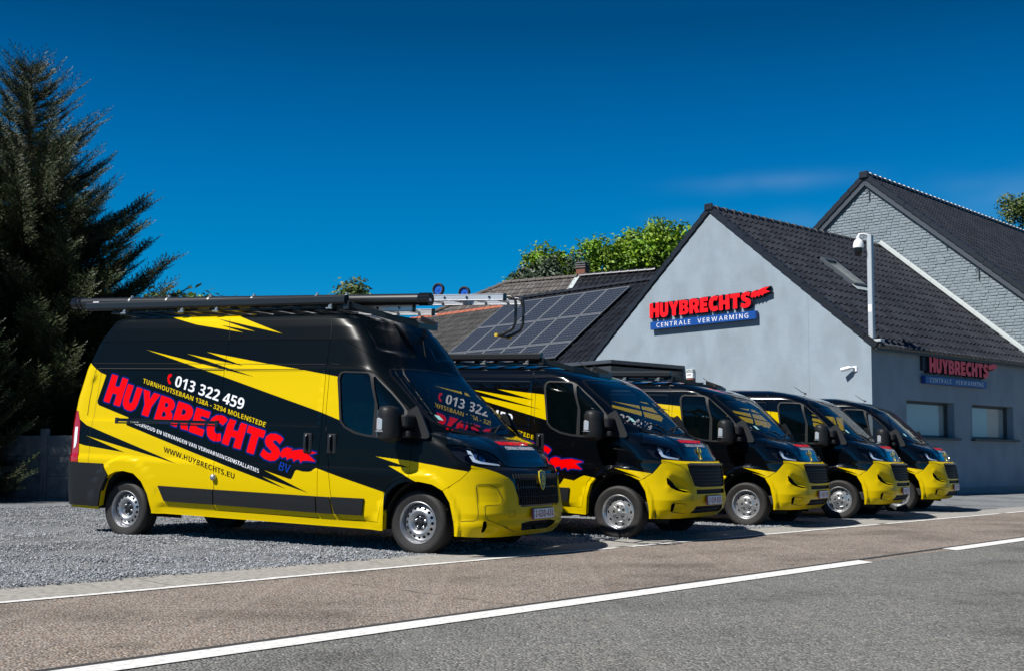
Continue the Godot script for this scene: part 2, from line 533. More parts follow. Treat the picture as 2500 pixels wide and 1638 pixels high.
func print_side(kind: int, flip: bool) -> ImageTexture:   # the printed film on one side of a van
	var w := 2048; var h := 644
	var im := Image.create(w, h, false, Image.FORMAT_RGB8)
	var black := BLACK if kind == 1 else Color(0.018, 0.024, 0.036)
	im.fill(black)
	var sc := Vector2(w / 7.8, -h / 2.45)
	var px := Transform2D(Vector2(sc.x, 0), Vector2(0, sc.y), Vector2(6.1 * sc.x, h + 0.15 * sc.y))
	var fill := func(s: String, c: Color): fill_poly(im, [px * pv(s)], c)
	if kind == 1:
		fill.call("-3.87,2.24 -2.66,2.24 -2.6,2.18 -1.89,1.96 -2.89,2.15 -2.28,1.99 -2.80,2.07 -2.45,1.98 -3.17,2.08", YEL)
		fill.call("-3.86,1.79 -2.64,1.48 -1.22,1.10 -.9,1.0 -1.0,1.48 -1.60,1.57 -2.05,1.63 -2.93,1.76 -2.36,1.60 -3.22,1.74 -2.20,1.48", YEL)
		fill.call("-7,1.66 -4.9,1.63 -4.44,1.49 -4.53,1.18 -4.52,1.145 -4.49,1.125 -4.0,.99 -4.01,.90 -2.90,.60 -1.63,.27 -1.95,.39 -1.33,.24 -1.93,.46 -1.58,.378 -1.555,.38 -1.54,.40 -1.505,.47 -1.48,.48 -1.40,.465 -1.34,.465 -1.29,.475 -1.255,.50 -1.23,.51 -.92,.43 -.36,.295 -.36,-.2 -7,-.2", YEL)
		fill.call("-7,1.0 -4.89,.95 -3.18,.48 -4.64,.76 -4.0,.58 -4.83,.66 -7,.7", black)
		fill.call("-.49,.66 -.06,.63 .10,.61 .63,.55 .8,.52 .5,.2 .05,.38 .05,.41 -.33,.57 -.07,.56", YEL)
	else:
		fill.call("-2.75,1.48 -1.02,1.06 -.9,1.03 -1.0,1.37 -1.10,1.38 -1.75,1.44 -1.18,1.30 -2.2,1.44 -1.06,1.18", YEL)
		fill.call("-7,1.4 -4.1,1.5 -3.63,1.36 -3.71,1.05 -3.2,.86 -3.2,.775 -.95,.2 -1.1,.29 -.80,.235 -.74,.26 -.69,.33 -.55,.31 -.46,.36 -.41,.38 -.25,.355 -.25,-.2 -7,-.2", YEL)
		fill.call("-7,.87 -4.08,.82 -2.37,.35 -3.83,.63 -3.2,.45 -4.0,.53 -7,.57", black)
		fill.call("0,.49 .56,.44 .7,.4 .45,.3 .37,.35 .14,.42 .40,.375", YEL)
	var d := Vector2.ZERO if kind == 1 else Vector2(0.81, -0.125)
	var lay := func(bl: Vector2, br: Vector2, up: Vector2, width: float) -> Transform2D:
		var t := Transform2D((br - bl) / width, up, bl + d)
		if flip: t = t * Transform2D(Vector2(-1, 0), Vector2(0, 1), Vector2(width, 0))
		return px * t
	var write := func(s: String, bl: Vector2, br: Vector2, up: Vector2, c: Color, weight := 700):
		var tx := text_tris(s, weight)
		fill_tris(im, lay.call(bl, br, up, tx.width) * tx.tris, c)
	# the firm's name: blue outline first, red letters on it
	var wd := word(0.85, -0.2)
	var wl: float = wd[-1] - 1.40
	var T: Transform2D = lay.call(Vector2(-4.43, 1.178), Vector2(-1.735, 0.54), Vector2(0.085, 0.326), wl)
	for e in wd.slice(0, -1):
		for o in Geometry2D.offset_polygon(shifted(e[0][0], Vector2(e[1], e[2])), 0.06, Geometry2D.JOIN_ROUND): fill_poly(im, [T * o], BLUE)
	for e in wd.slice(0, -1):
		var ps := []
		for p in e[0]: ps.append(T * shifted(p, Vector2(e[1], e[2])))
		fill_poly(im, ps, RED)
		for q in range(1, e[0].size()):
			var hole: PackedVector2Array = shifted(e[0][q], Vector2(e[1], e[2]))
			fill_poly(im, [T * hole], BLUE)
			for o in Geometry2D.offset_polygon(hole, -0.035): fill_poly(im, [T * o], black)
	write.call("013 322 459", Vector2(-3.350, 1.367), Vector2(-2.308, 1.110), Vector2(0.02, 0.123), Color(0.82, 0.83, 0.85))
	write.call("TURNHOUTSEBAAN 138A - 3294 MOLENSTEDE", Vector2(-3.840, 1.401), Vector2(-1.963, 0.925), Vector2(0.002, 0.054), YEL)
	write.call("ONDERHOUD EN VERVANGEN VAN VERWARMINGSINSTALLATIES", Vector2(-3.95, 0.930), Vector2(-1.995, 0.425), Vector2(0.002, 0.043), Color(0.8, 0.81, 0.83))
	write.call("WWW.HUYBRECHTS.EU", Vector2(-3.395, 0.609), Vector2(-2.335, 0.343), Vector2(0.0, 0.059), Color(0.03, 0.03, 0.03))
	write.call("BV", Vector2(-1.728, 0.472), Vector2(-1.580, 0.436), Vector2(0.012, 0.088), Color(0.04, 0.2, 0.6), 400)
	# a red telephone receiver
	var R: Transform2D = lay.call(Vector2(-3.475, 1.40), Vector2(-3.415, 1.385), Vector2(0.01, 0.12), 0.5)
	fill_poly(im, [R * pv(".42,1 .1,.9 0,.6 .06,.28 .3,.02 .5,.0 .56,.22 .36,.3 .26,.46 .28,.66 .46,.72 .5,.94")], RED)
	return ImageTexture.create_from_image(im)

func skin_for(kind: int) -> VanSkin:
	var low := [[-.16, .965, .36, .73, 3.0], [-.09, .97, .36, .80, 3.0], [0, .985, .34, .905, 3.0], [.12, 1.0, .32, .942, 3.0], [.3, 1.015, .27, .94, 2.6], [.5, 1.025, .24, .912, 2.5], [.57, 1.025, .22, .875, 2.6], [.6, 1.025, .24, .80, 3.0], [.65, 1.023, .20, .76, 3.0], [.7, 1.022, .15, .725, 3.0], [.75, 1.02, .10, .69, 3.0], [.8, 1.017, .05, .635, 3.0], [.84, 1.012, 0, .55, 3.1], [.87, 1.01, -.04, .47, 3.3], [.9, 1.008, -.1, .36, 3.6], [.925, 1.006, -.2, .275, 3.9], [1.0, 1.0, -.32, .205, 4.2], [1.2, .982, -.53, -.01, 4.2], [1.4, .96, -.76, -.235, 4.2]]
	if kind == 1:
		return VanSkin.new(low + [[1.56, .945, -.93, -.415, 4.2], [1.62, .928, -.98, -.47, 4.2], [1.88, .878, -1.16, -.62, 4.2], [2.05, .835, -1.28, -.75, 4.0], [2.12, .81, -1.36, -.83, 3.8], [2.16, .785, -1.42, -.90, 3.6], [2.19, .72, -1.48, -.98, 3.4], [2.21, .60, -1.55, -1.08, 3.2], [2.225, .38, -1.6, -1.2, 3], [2.235, .0, -1.7, -1.4, 3]],
			[[-.1, -5.0], [.9, -5.0], [1.2, -4.97], [1.6, -4.87], [1.9, -4.75], [2.15, -4.58], [2.235, -4.4]], 1, -4.035)
	for r in low:
		if r[0] < .9: r[3] -= .06 * clampf((.9 - r[0]) / .2, 0.0, 1.0)
	return VanSkin.new(low + [[1.54, .938, -.95, -.40, 4.2], [1.60, .922, -1.02, -.52, 4.0], [1.65, .895, -1.1, -.66, 3.8], [1.69, .86, -1.2, -.80, 3.5], [1.72, .80, -1.3, -.93, 3.2], [1.75, .68, -1.4, -1.08, 3], [1.775, .45, -1.5, -1.25, 3], [1.79, 0, -1.6, -1.4, 3]],
		[[-.1, -4.43], [.9, -4.43], [1.2, -4.4], [1.6, -4.3], [1.79, -4.1]], 2, -3.45)

func wheel(parent: Node, kind: int, at: Vector3, left: bool) -> void:
	var w := group_part("wheel", parent)
	w.transform = Transform3D(Basis(Vector3.UP, PI if left else 0.0) * Basis(Vector3.BACK, at.x * 1.7), at)
	var I := Transform3D.IDENTITY
	var key := "wheel%d" % kind
	if not M.has(key):
		var ty := Geo.new()
		var R := 0.338 if kind == 1 else 0.332
		ty.lathe(pv(".2,.06 .207,.088 .216,.097 .224,.099 .262,.112 .292,.113") , I, 72)
		var pr := PackedVector2Array([Vector2(.292, .113), Vector2(R - .024, .106), Vector2(R - .008, .094), Vector2(R, .078), Vector2(R + .002, .045), Vector2(R - .007, .043), Vector2(R - .007, .037), Vector2(R + .002, .035), Vector2(R + .003, .003), Vector2(R - .006, .001), Vector2(R - .006, -.001), Vector2(R + .003, -.003), Vector2(R + .002, -.035), Vector2(R - .007, -.037), Vector2(R - .007, -.043), Vector2(R + .002, -.045), Vector2(R, -.078), Vector2(R - .02, -.106), Vector2(.27, -.112), Vector2(.2, -.08)])
		pr.reverse()
		var fw := PackedVector2Array()
		for q in pr: fw.append(q)
		ty.lathe(fw, I, 180, 3, 2, 17, 0.006)
		M[key] = ty.mesh()
		var rim := Geo.new()
		var hub := Geo.new()
		var dark := Geo.new()
		var bolts := Geo.new()
		var hole := func(n: int, r0: float, r1: float, rm: float, rr: float, rt: float, z0: float, z1: float):
			for i in n:
				var half := PI / n
				var bd := []
				for s in 4: bd.append(Vector2(r0, lerpf(-1, 1, s / 4.0)))
				for s in 4: bd.append(Vector2(lerpf(r0, r1, s / 4.0), 1.0))
				for s in 4: bd.append(Vector2(r1, lerpf(1, -1, s / 4.0)))
				for s in 4: bd.append(Vector2(lerpf(r1, r0, s / 4.0), -1.0))
				var place := func(q: Vector2, zz: float) -> Vector3:
					var a := TAU * i / n + q.y * half
					return Vector3(q.x * cos(a), q.x * sin(a), zz + lerpf(z0, z1, (q.x - r0) / (r1 - r0)))
				for s in 16:
					var p: Vector2 = bd[s]; var q: Vector2 = bd[(s + 1) % 16]
					var ap := atan2((p.y) * half * rm, p.x - rm); var aq := atan2(q.y * half * rm, q.x - rm)
					var hp := Vector2(rm + rr * cos(ap), rt * sin(ap) / (half * rm)); var hq := Vector2(rm + rr * cos(aq), rt * sin(aq) / (half * rm))
					var A: Vector3 = place.call(p, 0.0); var B: Vector3 = place.call(q, 0.0); var C: Vector3 = place.call(hq, 0.0); var D: Vector3 = place.call(hp, 0.0)
					rim.oquad(A, B, C, D, Vector3(0, 0, -1))
					var E: Vector3 = place.call(hq, -0.018); var F: Vector3 = place.call(hp, -0.018)
					rim.quad(D, C, E, F)
		if kind == 1:
			rim.lathe(pv("0,.03 .07,.032 .075,.035 .082,.05 .095,.066 .112,.076 .124,.077 .132,.072"), Transform3D(Basis.from_scale(Vector3(1, 1, 1)), Vector3.ZERO), 60)
			hole.call(16, .132, .172, .152, .015, .0165, .072, .052)
			rim.lathe(pv(".172,.052 .186,.04 .19,.028 .196,.05 .2,.085 .203,.094 .212,.103 .217,.101 .219,.094"), I, 72)
			hub.lathe(pv("0,.058 .022,.058 .03,.055 .034,.045 .052,.043 .07,.041 .078,.036"), I, 30)
			for i in 5:
				var a := TAU * i / 5 + 0.3
				var c := Vector3(cos(a) * .057, sin(a) * .057, 0)
				bolts.lathe(pv("0,.062 .008,.062 .0115,.059 .0125,.044 .016,.042"), Transform3D(Basis.IDENTITY, c), 12)
		else:
			rim.lathe(pv("0,.082 .022,.082 .028,.078 .034,.076 .095,.072 .112,.066 .118,.058"), I, 60)
			hole.call(10, .118, .178, .152, .012, .019, .058, .046)
			rim.lathe(pv(".178,.046 .186,.04 .19,.05 .194,.08 .2,.094 .209,.1 .213,.097 .214,.09"), I, 72)
			for i in 5:
				var a := TAU * i / 5 + 0.5
				var c := Vector3(cos(a) * .066, sin(a) * .066, 0)
				hub.lathe(pv("0,.0755 .016,.0755 .018,.0745"), Transform3D(Basis.IDENTITY, c), 14)
				bolts.lathe(pv("0,.08 .007,.08 .009,.077 .0095,.074"), Transform3D(Basis.IDENTITY, c), 8)
				rim.box(Vector3(cos(a + .63) * .075, sin(a + .63) * .075, .077), Vector3(.05, .012, .01), .003, Basis(Vector3.BACK, a + .63))
		dark.lathe(pv("0,.0 .17,.0 .19,.02"), I, 32)
		dark.lathe(pv(".2,-.09 .0,-.09"), I, 24)
		for m in [["rim", rim], ["hub", hub], ["bolts", bolts], ["dark", dark]]: M[key + m[0]] = m[1].mesh()
	put("tyre", M[key], M.rubber, w)
	put("rim", M[key + "rim"], M.silver if kind == 1 else M.hubcap, w)
	put("hub_cap", M[key + "hub"], M.plastic, w)
	put("wheel_bolts", M[key + "bolts"], M.chrome, w)
	put("brake_disc", M[key + "dark"], M.void_black, w)

func build_van(kind: int, label: String, tf: Transform3D, group: String) -> Node3D:
	var s := skin_for(kind)
	var van := thing("delivery_van", label, "van", group, tf)
	var k2 := Vector2(0.585, 0) if kind == 2 else Vector2.ZERO
	var ytop := 1.889 if kind == 1 else 1.612
	var archf := pv("-.385,-.3 -.38,-.09 -.36,.12 -.31,.28 -.25,.345 -.17,.395 -.06,.42 .06,.425 .21,.405 .36,.345 .45,.23 .50,.05 .53,-.09 .53,-.3")
	var archr := shifted(pv("-4.40,-.3 -4.38,-.06 -4.33,.12 -4.28,.24 -4.2,.315 -4.1,.355 -3.98,.368 -3.82,.345 -3.70,.26 -3.61,.12 -3.56,-.06 -3.55,-.3"), k2)
	var glass := pv("-1.03,1.46 -1.02,1.51 -.99,1.53 -.60,1.525 -.575,1.5 -.555,1.2 -.55,.9 -.555,.878 -.63,.885 -.77,.91 -.90,.965 -.955,1.02 -.99,1.22")
	var quarter := pv("-.525,1.49 -.50,1.495 -.43,1.435 -.27,1.315 -.14,1.205 -.09,1.15 -.1,.9 -.5,.875 -.515,1.2")
	var frame := pv("-1.06,1.46 -1.055,1.51 -1.03,1.54 -.99,1.552 -.60,1.545 -.53,1.52 -.44,1.46 -.27,1.34 -.11,1.205 .0,1.085 .0,1.0 -.03,.86 -.48,.85 -.63,.86 -.78,.887 -.92,.948 -.98,1.01 -1.015,1.22")
	var shield := pv("-.35,1.57 -.32,1.52 -.06,1.30 .14,1.13 .23,1.06 .34,1.015 .5,.98 .71,.957 1.4,.935 1.4,1.60 .2,1.597 -.15,1.59") if kind == 1 else pv("-.44,1.555 -.40,1.52 -.08,1.30 .14,1.13 .22,1.06 .34,1.015 .5,.98 .71,.957 1.4,.935 1.4,1.615 .2,1.595 -.2,1.575")
	var bonnet: PackedVector2Array; var lamp: PackedVector2Array; var grille: PackedVector2Array; var bumper: PackedVector2Array
	if kind == 1:
		bonnet = pv(".46,.925 .44,.82 .56,.808 .70,.785 .85,.757 .94,.722 1.05,.655 1.11,.608 1.21,.6 1.8,.592 1.8,.885 .83,.90 .59,.918")
		lamp = pv(".41,.80 .54,.805 .70,.78 .84,.752 .93,.717 1.04,.652 1.095,.61 .91,.612 .76,.614 .63,.64 .54,.69 .47,.76")
		grille = pv(".75,.606 .83,.583 .96,.543 1.08,.492 1.135,.44 1.19,.30 1.235,.195 1.8,.2 1.8,.589 1.21,.596 1.1,.604 .9,.608")
		bumper = pv(".36,.345 .57,.46 .735,.606 .83,.583 .96,.543 1.08,.492 1.135,.44 1.19,.30 1.235,.195 1.8,.2 1.8,-.3 .525,-.3 .53,-.09 .5,.05 .45,.23")
	else:
		bonnet = pv(".47,.90 .43,.81 .60,.79 .79,.757 .91,.72 .99,.66 1.05,.609 1.2,.602 1.8,.592 1.8,.87 .83,.885 .6,.90")
		lamp = pv(".40,.79 .52,.785 .66,.765 .79,.745 .88,.715 .98,.657 1.035,.602 .86,.616 .69,.614 .61,.64 .55,.69 .48,.75")
		grille = pv("1.04,.565 1.06,.48 1.10,.39 1.14,.30 1.24,.285 1.8,.285 1.8,.57 1.2,.572")
		bumper = pv(".36,.345 .56,.44 .735,.608 .86,.607 1.03,.598 1.2,.594 1.8,.589 1.8,-.3 .525,-.3 .53,-.09 .5,.05 .45,.23")
	var cowl := pv(".30,1.03 .45,.93 .59,.921 .83,.903 1.8,.888 1.8,.94 .71,.96 .5,.984 .34,1.018")
	var low_in := pv("1.25,.03 1.30,-.04 1.9,-.04 1.9,.045 1.38,.045") if kind == 1 else pv("1.20,.05 1.14,-.04 1.9,-.04 1.9,.05")
	var fog := pv(".842,.05 .865,.06 .882,.045 .888,.0 .882,-.035 .865,-.048 .845,-.045 .838,0") if kind == 1 else pv(".83,.075 .85,.09 .89,.08 .885,.0 .87,-.02 .835,-.01")
	var door := pv("-1.17,1.60 -.88,1.605 -.65,1.58 -.52,1.535 -.40,1.465 -.11,1.225 .03,1.08 .01,.97 -.06,.83 -.07,.46 -.17,.45 -.29,.39 -.37,.30 -.41,.12 -.44,-.01 -.89,-.02 -.96,.04 -1.03,.22 -1.07,.51 -1.08,.59 -1.13,.84 -1.16,1.08 -1.165,1.36")
	if kind == 2:
		door = pv("-1.17,1.58 -.88,1.59 -.68,1.575 -.55,1.535 -.42,1.465 -.11,1.225 .03,1.08 .01,.97 -.06,.83 -.07,.46 -.17,.45 -.29,.39 -.37,.30 -.41,.12 -.44,-.01 -.89,-.02 -.96,.04 -1.03,.22 -1.07,.51 -1.08,.59 -1.13,.84 -1.16,1.08 -1.165,1.36")
	var sx := -2.63 if kind == 1 else -2.48
	var slide := PackedVector2Array([Vector2(sx, -.02), Vector2(-1.22, -.02), Vector2(-1.215, .2), Vector2(-1.21, .9), Vector2(-1.21, 1.09), Vector2(-1.225, ytop - .27), Vector2(-1.23, ytop - .004), Vector2(sx, ytop - .004)])
	var roof := pv("-7,1.891 -1.0,1.891 -.93,1.852 -.79,1.80 -.55,1.69 -.37,1.60 -.15,1.612 .2,1.622 2,1.625 2,2.4 -7,2.4") if kind == 1 else pv("-7,1.614 -1.1,1.614 -.85,1.61 -.66,1.6 -.48,1.572 -.2,1.6 .2,1.62 2,1.64 2,2.4 -7,2.4")
	var wing := pv(".02,1.0 -.055,.83 -.065,.46 -.12,.408 -.06,.42 .06,.425 .21,.405 .36,.345 .57,.46 .735,.607 .62,.63 .45,.74 .41,.80 .44,.82 .46,.926 .36,1.0 .24,1.045")
	var tail := shifted(pv("-5.12,1.05 -4.98,1.05 -4.86,.91 -4.85,.84 -4.82,.445 -5.12,.445"), k2)
	var rearb := shifted(pv("-7,.43 -4.82,.44 -4.32,.44 -4.22,.315 -4.33,.12 -4.38,-.06 -4.80,-.065 -7,-.07"), k2)
	var st := [pv("-3.45,.22 -2.638,.215 -2.638,.05 -3.36,.05"), pv("-2.622,.215 -1.228,.212 -1.225,.04 -2.622,.05"), pv("-1.21,.212 -1.05,.212 -1.01,.04 -1.21,.04"), pv("-1.032,.216 -.61,.219 -.635,.045 -.985,.04")]
	if kind == 2: st = [pv("-2.9,.22 -2.49,.215 -2.49,.05 -2.82,.05"), pv("-2.472,.215 -1.228,.212 -1.225,.04 -2.472,.05"), st[2], st[3]]
	var regs := [
		{"name": "arch", "poly": archf, "open": true}, {"name": "arch", "poly": archr, "open": true},
		{"name": "windscreen", "poly": shield, "open": true, "off": -.004},
		{"name": "screen_seal", "poly": Geometry2D.offset_polygon(shield, .022)[0], "off": -.001},
		{"name": "window_pane", "poly": glass, "open": true, "off": -.018},
		{"name": "quarter_pane", "poly": quarter, "open": true, "off": -.018},
		{"name": "window_frame", "poly": frame, "off": -.002, "flange": .03},
		{"name": "front_door", "poly": door, "gap": .0055, "flange": .03},
		{"name": "sliding_door", "poly": slide, "gap": .0055, "flange": .03},
		{"name": "headlight", "poly": lamp, "gap": .004, "open": true},
		{"name": "bonnet", "poly": bonnet, "gap": .006, "flange": .04},
		{"name": "cowl", "poly": cowl, "off": -.02},
		{"name": "fog_lamp_recess", "poly": fog, "off": -.03},
		{"name": "lower_intake", "poly": low_in, "off": -.05},
		{"name": "grille", "poly": grille, "off": -.02 if kind == 2 else -.006},
		{"name": "bumper", "poly": bumper, "gap": .005, "flange": .05},
		{"name": "front_wing", "poly": wing, "gap": .002, "flange": .02},
		{"name": "tail_lamp", "poly": tail, "gap": .003, "off": .006, "flange": .02},
		{"name": "roof", "poly": roof, "gap": .004, "flange": .02},
		{"name": "rear_bumper", "poly": rearb, "over": true, "off": .022, "flange": .06},
	]
	if kind == 2:
		regs.insert(13, {"name": "bumper_scoop", "poly": pv(".745,.388 .765,.392 .79,.37 .84,.345 .87,.305 .95,.262 1.05,.236 1.12,.226 1.0,.222 .88,.246 .80,.278 .755,.32"), "off": -.05})
		regs.insert(14, {"name": "upper_slot", "poly": pv("1.175,.255 1.185,.2 1.8,.2 1.8,.255"), "off": -.03})
	var g = s.cut(regs)
	s.flange(g.body, archf, 0.0, .07); s.flange(g.body, archr, 0.0, .07); s.flange(g.front_wing, archf, 0.0, .03)
	s.flange(g.lower_intake, low_in, -.004, .06); s.flange(g.fog_lamp_recess, fog, -.004, .035); s.flange(g.grille, grille, -.004, .03)
	if kind == 2:
		s.flange(g.bumper_scoop, regs[13].poly, -.004, .05); s.flange(g.upper_slot, regs[14].poly, -.004, .03)
	var both := func(called: String, m: Material, from := ""):
		var a := Geo.new()
		a.append(g[from if from else called]); a.append(g[from if from else called], true)
		return put(called, a, m, van)
	var sides := func(called: String, mr: Material, ml: Material, from := ""):
		var r := put(called, g[from if from else called], mr, van)
		var a := Geo.new()
		a.append(g[from if from else called], true)
		put(called, a, ml, van)
		return r
	var fr: Material = M["film%d" % kind]; var fl: Material = M["film%dl" % kind]
	sides.call("body_side", fr, fl, "body")
	sides.call("front_wing", fr, fl)
	sides.call("sliding_door", fr, fl)
	var doors := put("front_door", g.front_door, fr, van)
	for q in [["window_frame", M.plastic], ["window_pane", M.side_glass], ["quarter_pane", M.side_glass]]: put(q[0], g[q[0]], q[1], doors)
	var gl := Geo.new()
	gl.append(g.front_door, true)
	var doorl := put("front_door", gl, fl, van)
	for q in [["window_frame", M.plastic], ["window_pane", M.side_glass], ["quarter_pane", M.side_glass]]:
		var a := Geo.new()
		a.append(g[q[0]], true)
		put(q[0], a, q[1], doorl)
	both.call("roof", fr)
	both.call("bonnet", M["paint%d" % kind])
	both.call("bumper", M.yellow)
	both.call("windscreen", M.screen_glass)
	both.call("screen_seal", M.gloss_black)
	both.call("cowl", M.plastic)
	both.call("grille", M.gloss_black if kind == 1 else M.void_black)
	both.call("lower_intake", M.void_black)
	sides.call("fog_lamp_recess", M.void_black, M.void_black)
	if kind == 2:
		sides.call("bumper_scoop", M.void_black, M.void_black)
		both.call("upper_slot", M.void_black)
	sides.call("tail_lamp", M.red_lens, M.red_lens)
	both.call("rear_bumper", M.plastic)
	both.call("inner_lining", M.void_black, "inner")
	for p in st.size():
		var mo := Geo.new()
		# each moulding strip on the side is a piece of its own
		var one = s.cut_one(st[p], .02)
		s.flange(one, st[p], .02, .04)
		put("side_moulding", one, M.plastic, van)
		mo.append(one, true)
		put("side_moulding", mo, M.plastic, van)
	# headlights
	for sg in [1, -1]:
		var hl := group_part("headlight", van)
		var fs := func(called: String, gg: Geo, m: Material):
			var a := Geo.new()
			a.append(gg, sg < 0)
			put(called, a, m, hl)
		var shell = s.cut_one(lamp, -.055)
		s.flange(shell, lamp, -.004, .055)
		fs.call("lamp_housing", shell, M.gloss_black)
		fs.call("lamp_lens", s.cut_one(Geometry2D.offset_polygon(lamp, -.002)[0], -.003), M.lens)
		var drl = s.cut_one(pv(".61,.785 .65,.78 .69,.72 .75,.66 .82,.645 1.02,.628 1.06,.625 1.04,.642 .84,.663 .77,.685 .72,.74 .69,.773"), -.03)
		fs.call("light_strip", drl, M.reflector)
		fs.call("reflector_panel", s.cut_one(pv(".66,.745 .70,.765 .84,.735 .93,.70 1.01,.65 1.02,.64 .84,.655 .76,.68 .72,.715"), -.045), M.sky_tint_metal)  # its blue metal paints in the reflected sky
		var bowl := Geo.new()
		for cc in [[.84, .705, .05], [.70, .70, .035], [.93, .675, .032]]:
			var c = s.pt(cc[0], cc[1], -.05); var nn = s.nrm(cc[0], cc[1])
			nn = (nn + Vector3(0.6, 0, 0.2)).normalized()
			var e = nn.cross(Vector3.UP).normalized(); var f = e.cross(nn)
			bowl.lathe(PackedVector2Array([Vector2(0, -.02), Vector2(cc[2] * .5, -.012), Vector2(cc[2] * .85, .005), Vector2(cc[2], .022), Vector2(cc[2] + .006, .02), Vector2(cc[2] + .006, -.02)]), Transform3D(Basis(e, f, nn), c), 20)
			bowl.lathe(PackedVector2Array([Vector2(0, .012), Vector2(cc[2] * .22, .01), Vector2(cc[2] * .3, -.01)]), Transform3D(Basis(e, f, nn), c), 12)
		fs.call("reflector", bowl, M.chrome)
	# white reversing lens in the tail lamp
	for sg in [1, -1]:
		var w = s.cut_one(shifted(pv("-4.985,.86 -4.90,.86 -4.895,.68 -4.93,.62 -4.985,.6"), k2), .010)
		var a := Geo.new(); a.append(w, sg < 0)
		put("reversing_lamp", a, M.white_lens, van)
	# dark strips on the skin stand in for shade in grooves and seams
	var lines := []
	if kind == 1:
		lines = [[pv("-4.79,1.63 -1.235,1.62"), .005], [pv("-1.17,1.63 -1.06,1.618"), .004], [pv("-4.67,1.0 -4.68,1.52 -4.66,1.558 -4.60,1.566 -2.64,1.566"), .012], [pv("-2.61,1.565 -1.25,1.558 -1.235,1.53"), .010], [pv("-4.56,.44 -4.57,.75 -4.54,1.2 -4.52,1.56"), .004],
			[pv("-2.63,1.893 -2.66,2.03 -2.72,2.19"), .005], [pv("-1.23,1.893 -1.24,2.05 -1.29,2.17"), .005], [pv("-1.23,1.889 -1.24,2.1"), .003],
			[pv(".74,.40 .75,.416 .88,.42 .96,.385 1.015,.275 1.01,.235 .985,.222 .855,.215 .842,.20 .86,.11 .89,.07 1.22,-.05"), .007], [pv(".74,.40 .785,.11 .78,.08 .745,.06 .59,.05 .51,.045"), .007],
			[pv("1.1,.16 1.16,.16 1.165,.1 1.105,.1 1.1,.16"), .004], [pv(".66,.44 .64,.5"), .001], [pv(".03,1.01 .17,1.08"), .003], [pv("-2.63,.35 -2.63,.06"), .004]]
	else:
		lines = [[pv("-4.1,1.55 -1.3,1.545 -1.255,1.535 -1.245,1.50"), .009], [pv("-1.235,1.616 -1.27,1.68"), .004], [pv(".735,.6 .83,.572 .94,.542 1.02,.49 1.08,.38 1.12,.29"), .006], [pv("1.09,.17 1.13,.17 1.135,.12 1.095,.12 1.09,.17"), .004], [pv(".03,1.01 .17,1.08"), .003],
			[pv(".85,.092 .98,.085 1.04,.068"), .008], [pv(".87,-.02 .97,-.03 1.05,-.032"), .007]]
	for l in lines:
		for fl2 in [false, true]:
			var one := Geo.new(); var sd := Geo.new()
			s.seam(one, l[0], l[1])
			if one.v.is_empty(): continue
			sd.append(one, fl2)
			put("dark_seam_strip", sd, M.void_black, van)
	# grille
	var gr := Geo.new()
	if kind == 1:
		for i in 24:
			var z := (i - 11.5) * .044
			for yy in [[.215, .30], [.305, .385], [.40, .47], [.48, .53]]:
				if absf(z) > .46 + (yy[0] - .2) * .18: continue
				if absf(z) < .07 and yy[0] > .35: continue
				var p = s.on_front(z, yy[0], .0); var q = s.on_front(z, yy[1], .0)
				var c = (p + q) * .5
				gr.box(c, Vector3(.02, (q - p).length(), .012), .003, Basis(Vector3.BACK, atan2(-(q.x - p.x), q.y - p.y)))
		for yy in [.3, .39, .473]:
			for i in 20:
				var p = s.on_front((i - 10) * .046, yy, .0); var q = s.on_front((i - 9) * .046, yy, .0)
				gr.tube(PackedVector3Array([p, q]), .006, 6, false)
	else:
		for r in 5:
			var yy := .325 + r * .042
			var pts := PackedVector3Array()
			for i in 17: pts.append(s.on_front((i - 8) * .062 * (1.0 + .03 * r), yy, .002))
			gr.tube(pts, .005, 6)
		var rim2 := PackedVector3Array()
		for i in 21: rim2.append(s.on_front((i - 10) * .056, .548, .008))
		gr.tube(rim2, .012, 8)
		var cr := Geo.new()
		cr.tube(rim2.duplicate(), .0125, 8)
		put("grille_trim", cr, M.dark_chrome, van, Transform3D(Basis.IDENTITY, Vector3(.002, .014, 0)))
	put("grille_bars", gr, M.plastic, van)
	if kind == 2:
		var lg := Geo.new()
		for r in 3:
			var pts := PackedVector3Array()
			for i in 13: pts.append(s.on_front((i - 6) * .075, -.02 + r * .025, -.02))
			lg.tube(pts, .006, 6)
		put("lower_bars", lg, M.plastic, van)
	# fog lamps
	for sg in [1.0, -1.0]:
		var c = s.pt(.865, .01 if kind == 1 else .03, -.02); var nn = s.nrm(.865, .01)
		c.z *= sg; nn.z *= sg
		var e = nn.cross(Vector3.UP).normalized()
		var fgm := Geo.new()
		fgm.lathe(pv("0,.012 .022,.008 .034,.0 .038,-.012"), Transform3D(Basis(e, e.cross(nn), nn), c), 20)
		put("fog_lamp", fgm, M.chrome if kind == 1 else M.void_black, van)
	# badge
	if kind == 1:
		var c = s.on_front(0, .465, .018)
		var tf2 := Transform3D(Basis(Vector3(0, 0, -1), Vector3(-.12, 1, 0).normalized(), Vector3(1, .12, 0).normalized()), c)
		var sh := pv("-.062,.085 0,.098 .062,.085 .064,.03 .05,-.04 .03,-.075 0,-.1 -.03,-.075 -.05,-.04 -.064,.03")
		var e := Geo.new(); e.prism(Geometry2D.offset_polygon(sh, .006)[0], tf2, .012)
		var em := put("emblem", e, M.gold, van)
		var e2 := Geo.new(); e2.prism(Geometry2D.offset_polygon(sh, -.008)[0], tf2.translated_local(Vector3(0, 0, .012)), .003)
		put("emblem_field", e2, M.gloss_black, em)
		var e3 := Geo.new()
		var up3 := tf2.translated_local(Vector3(0, 0, .015))
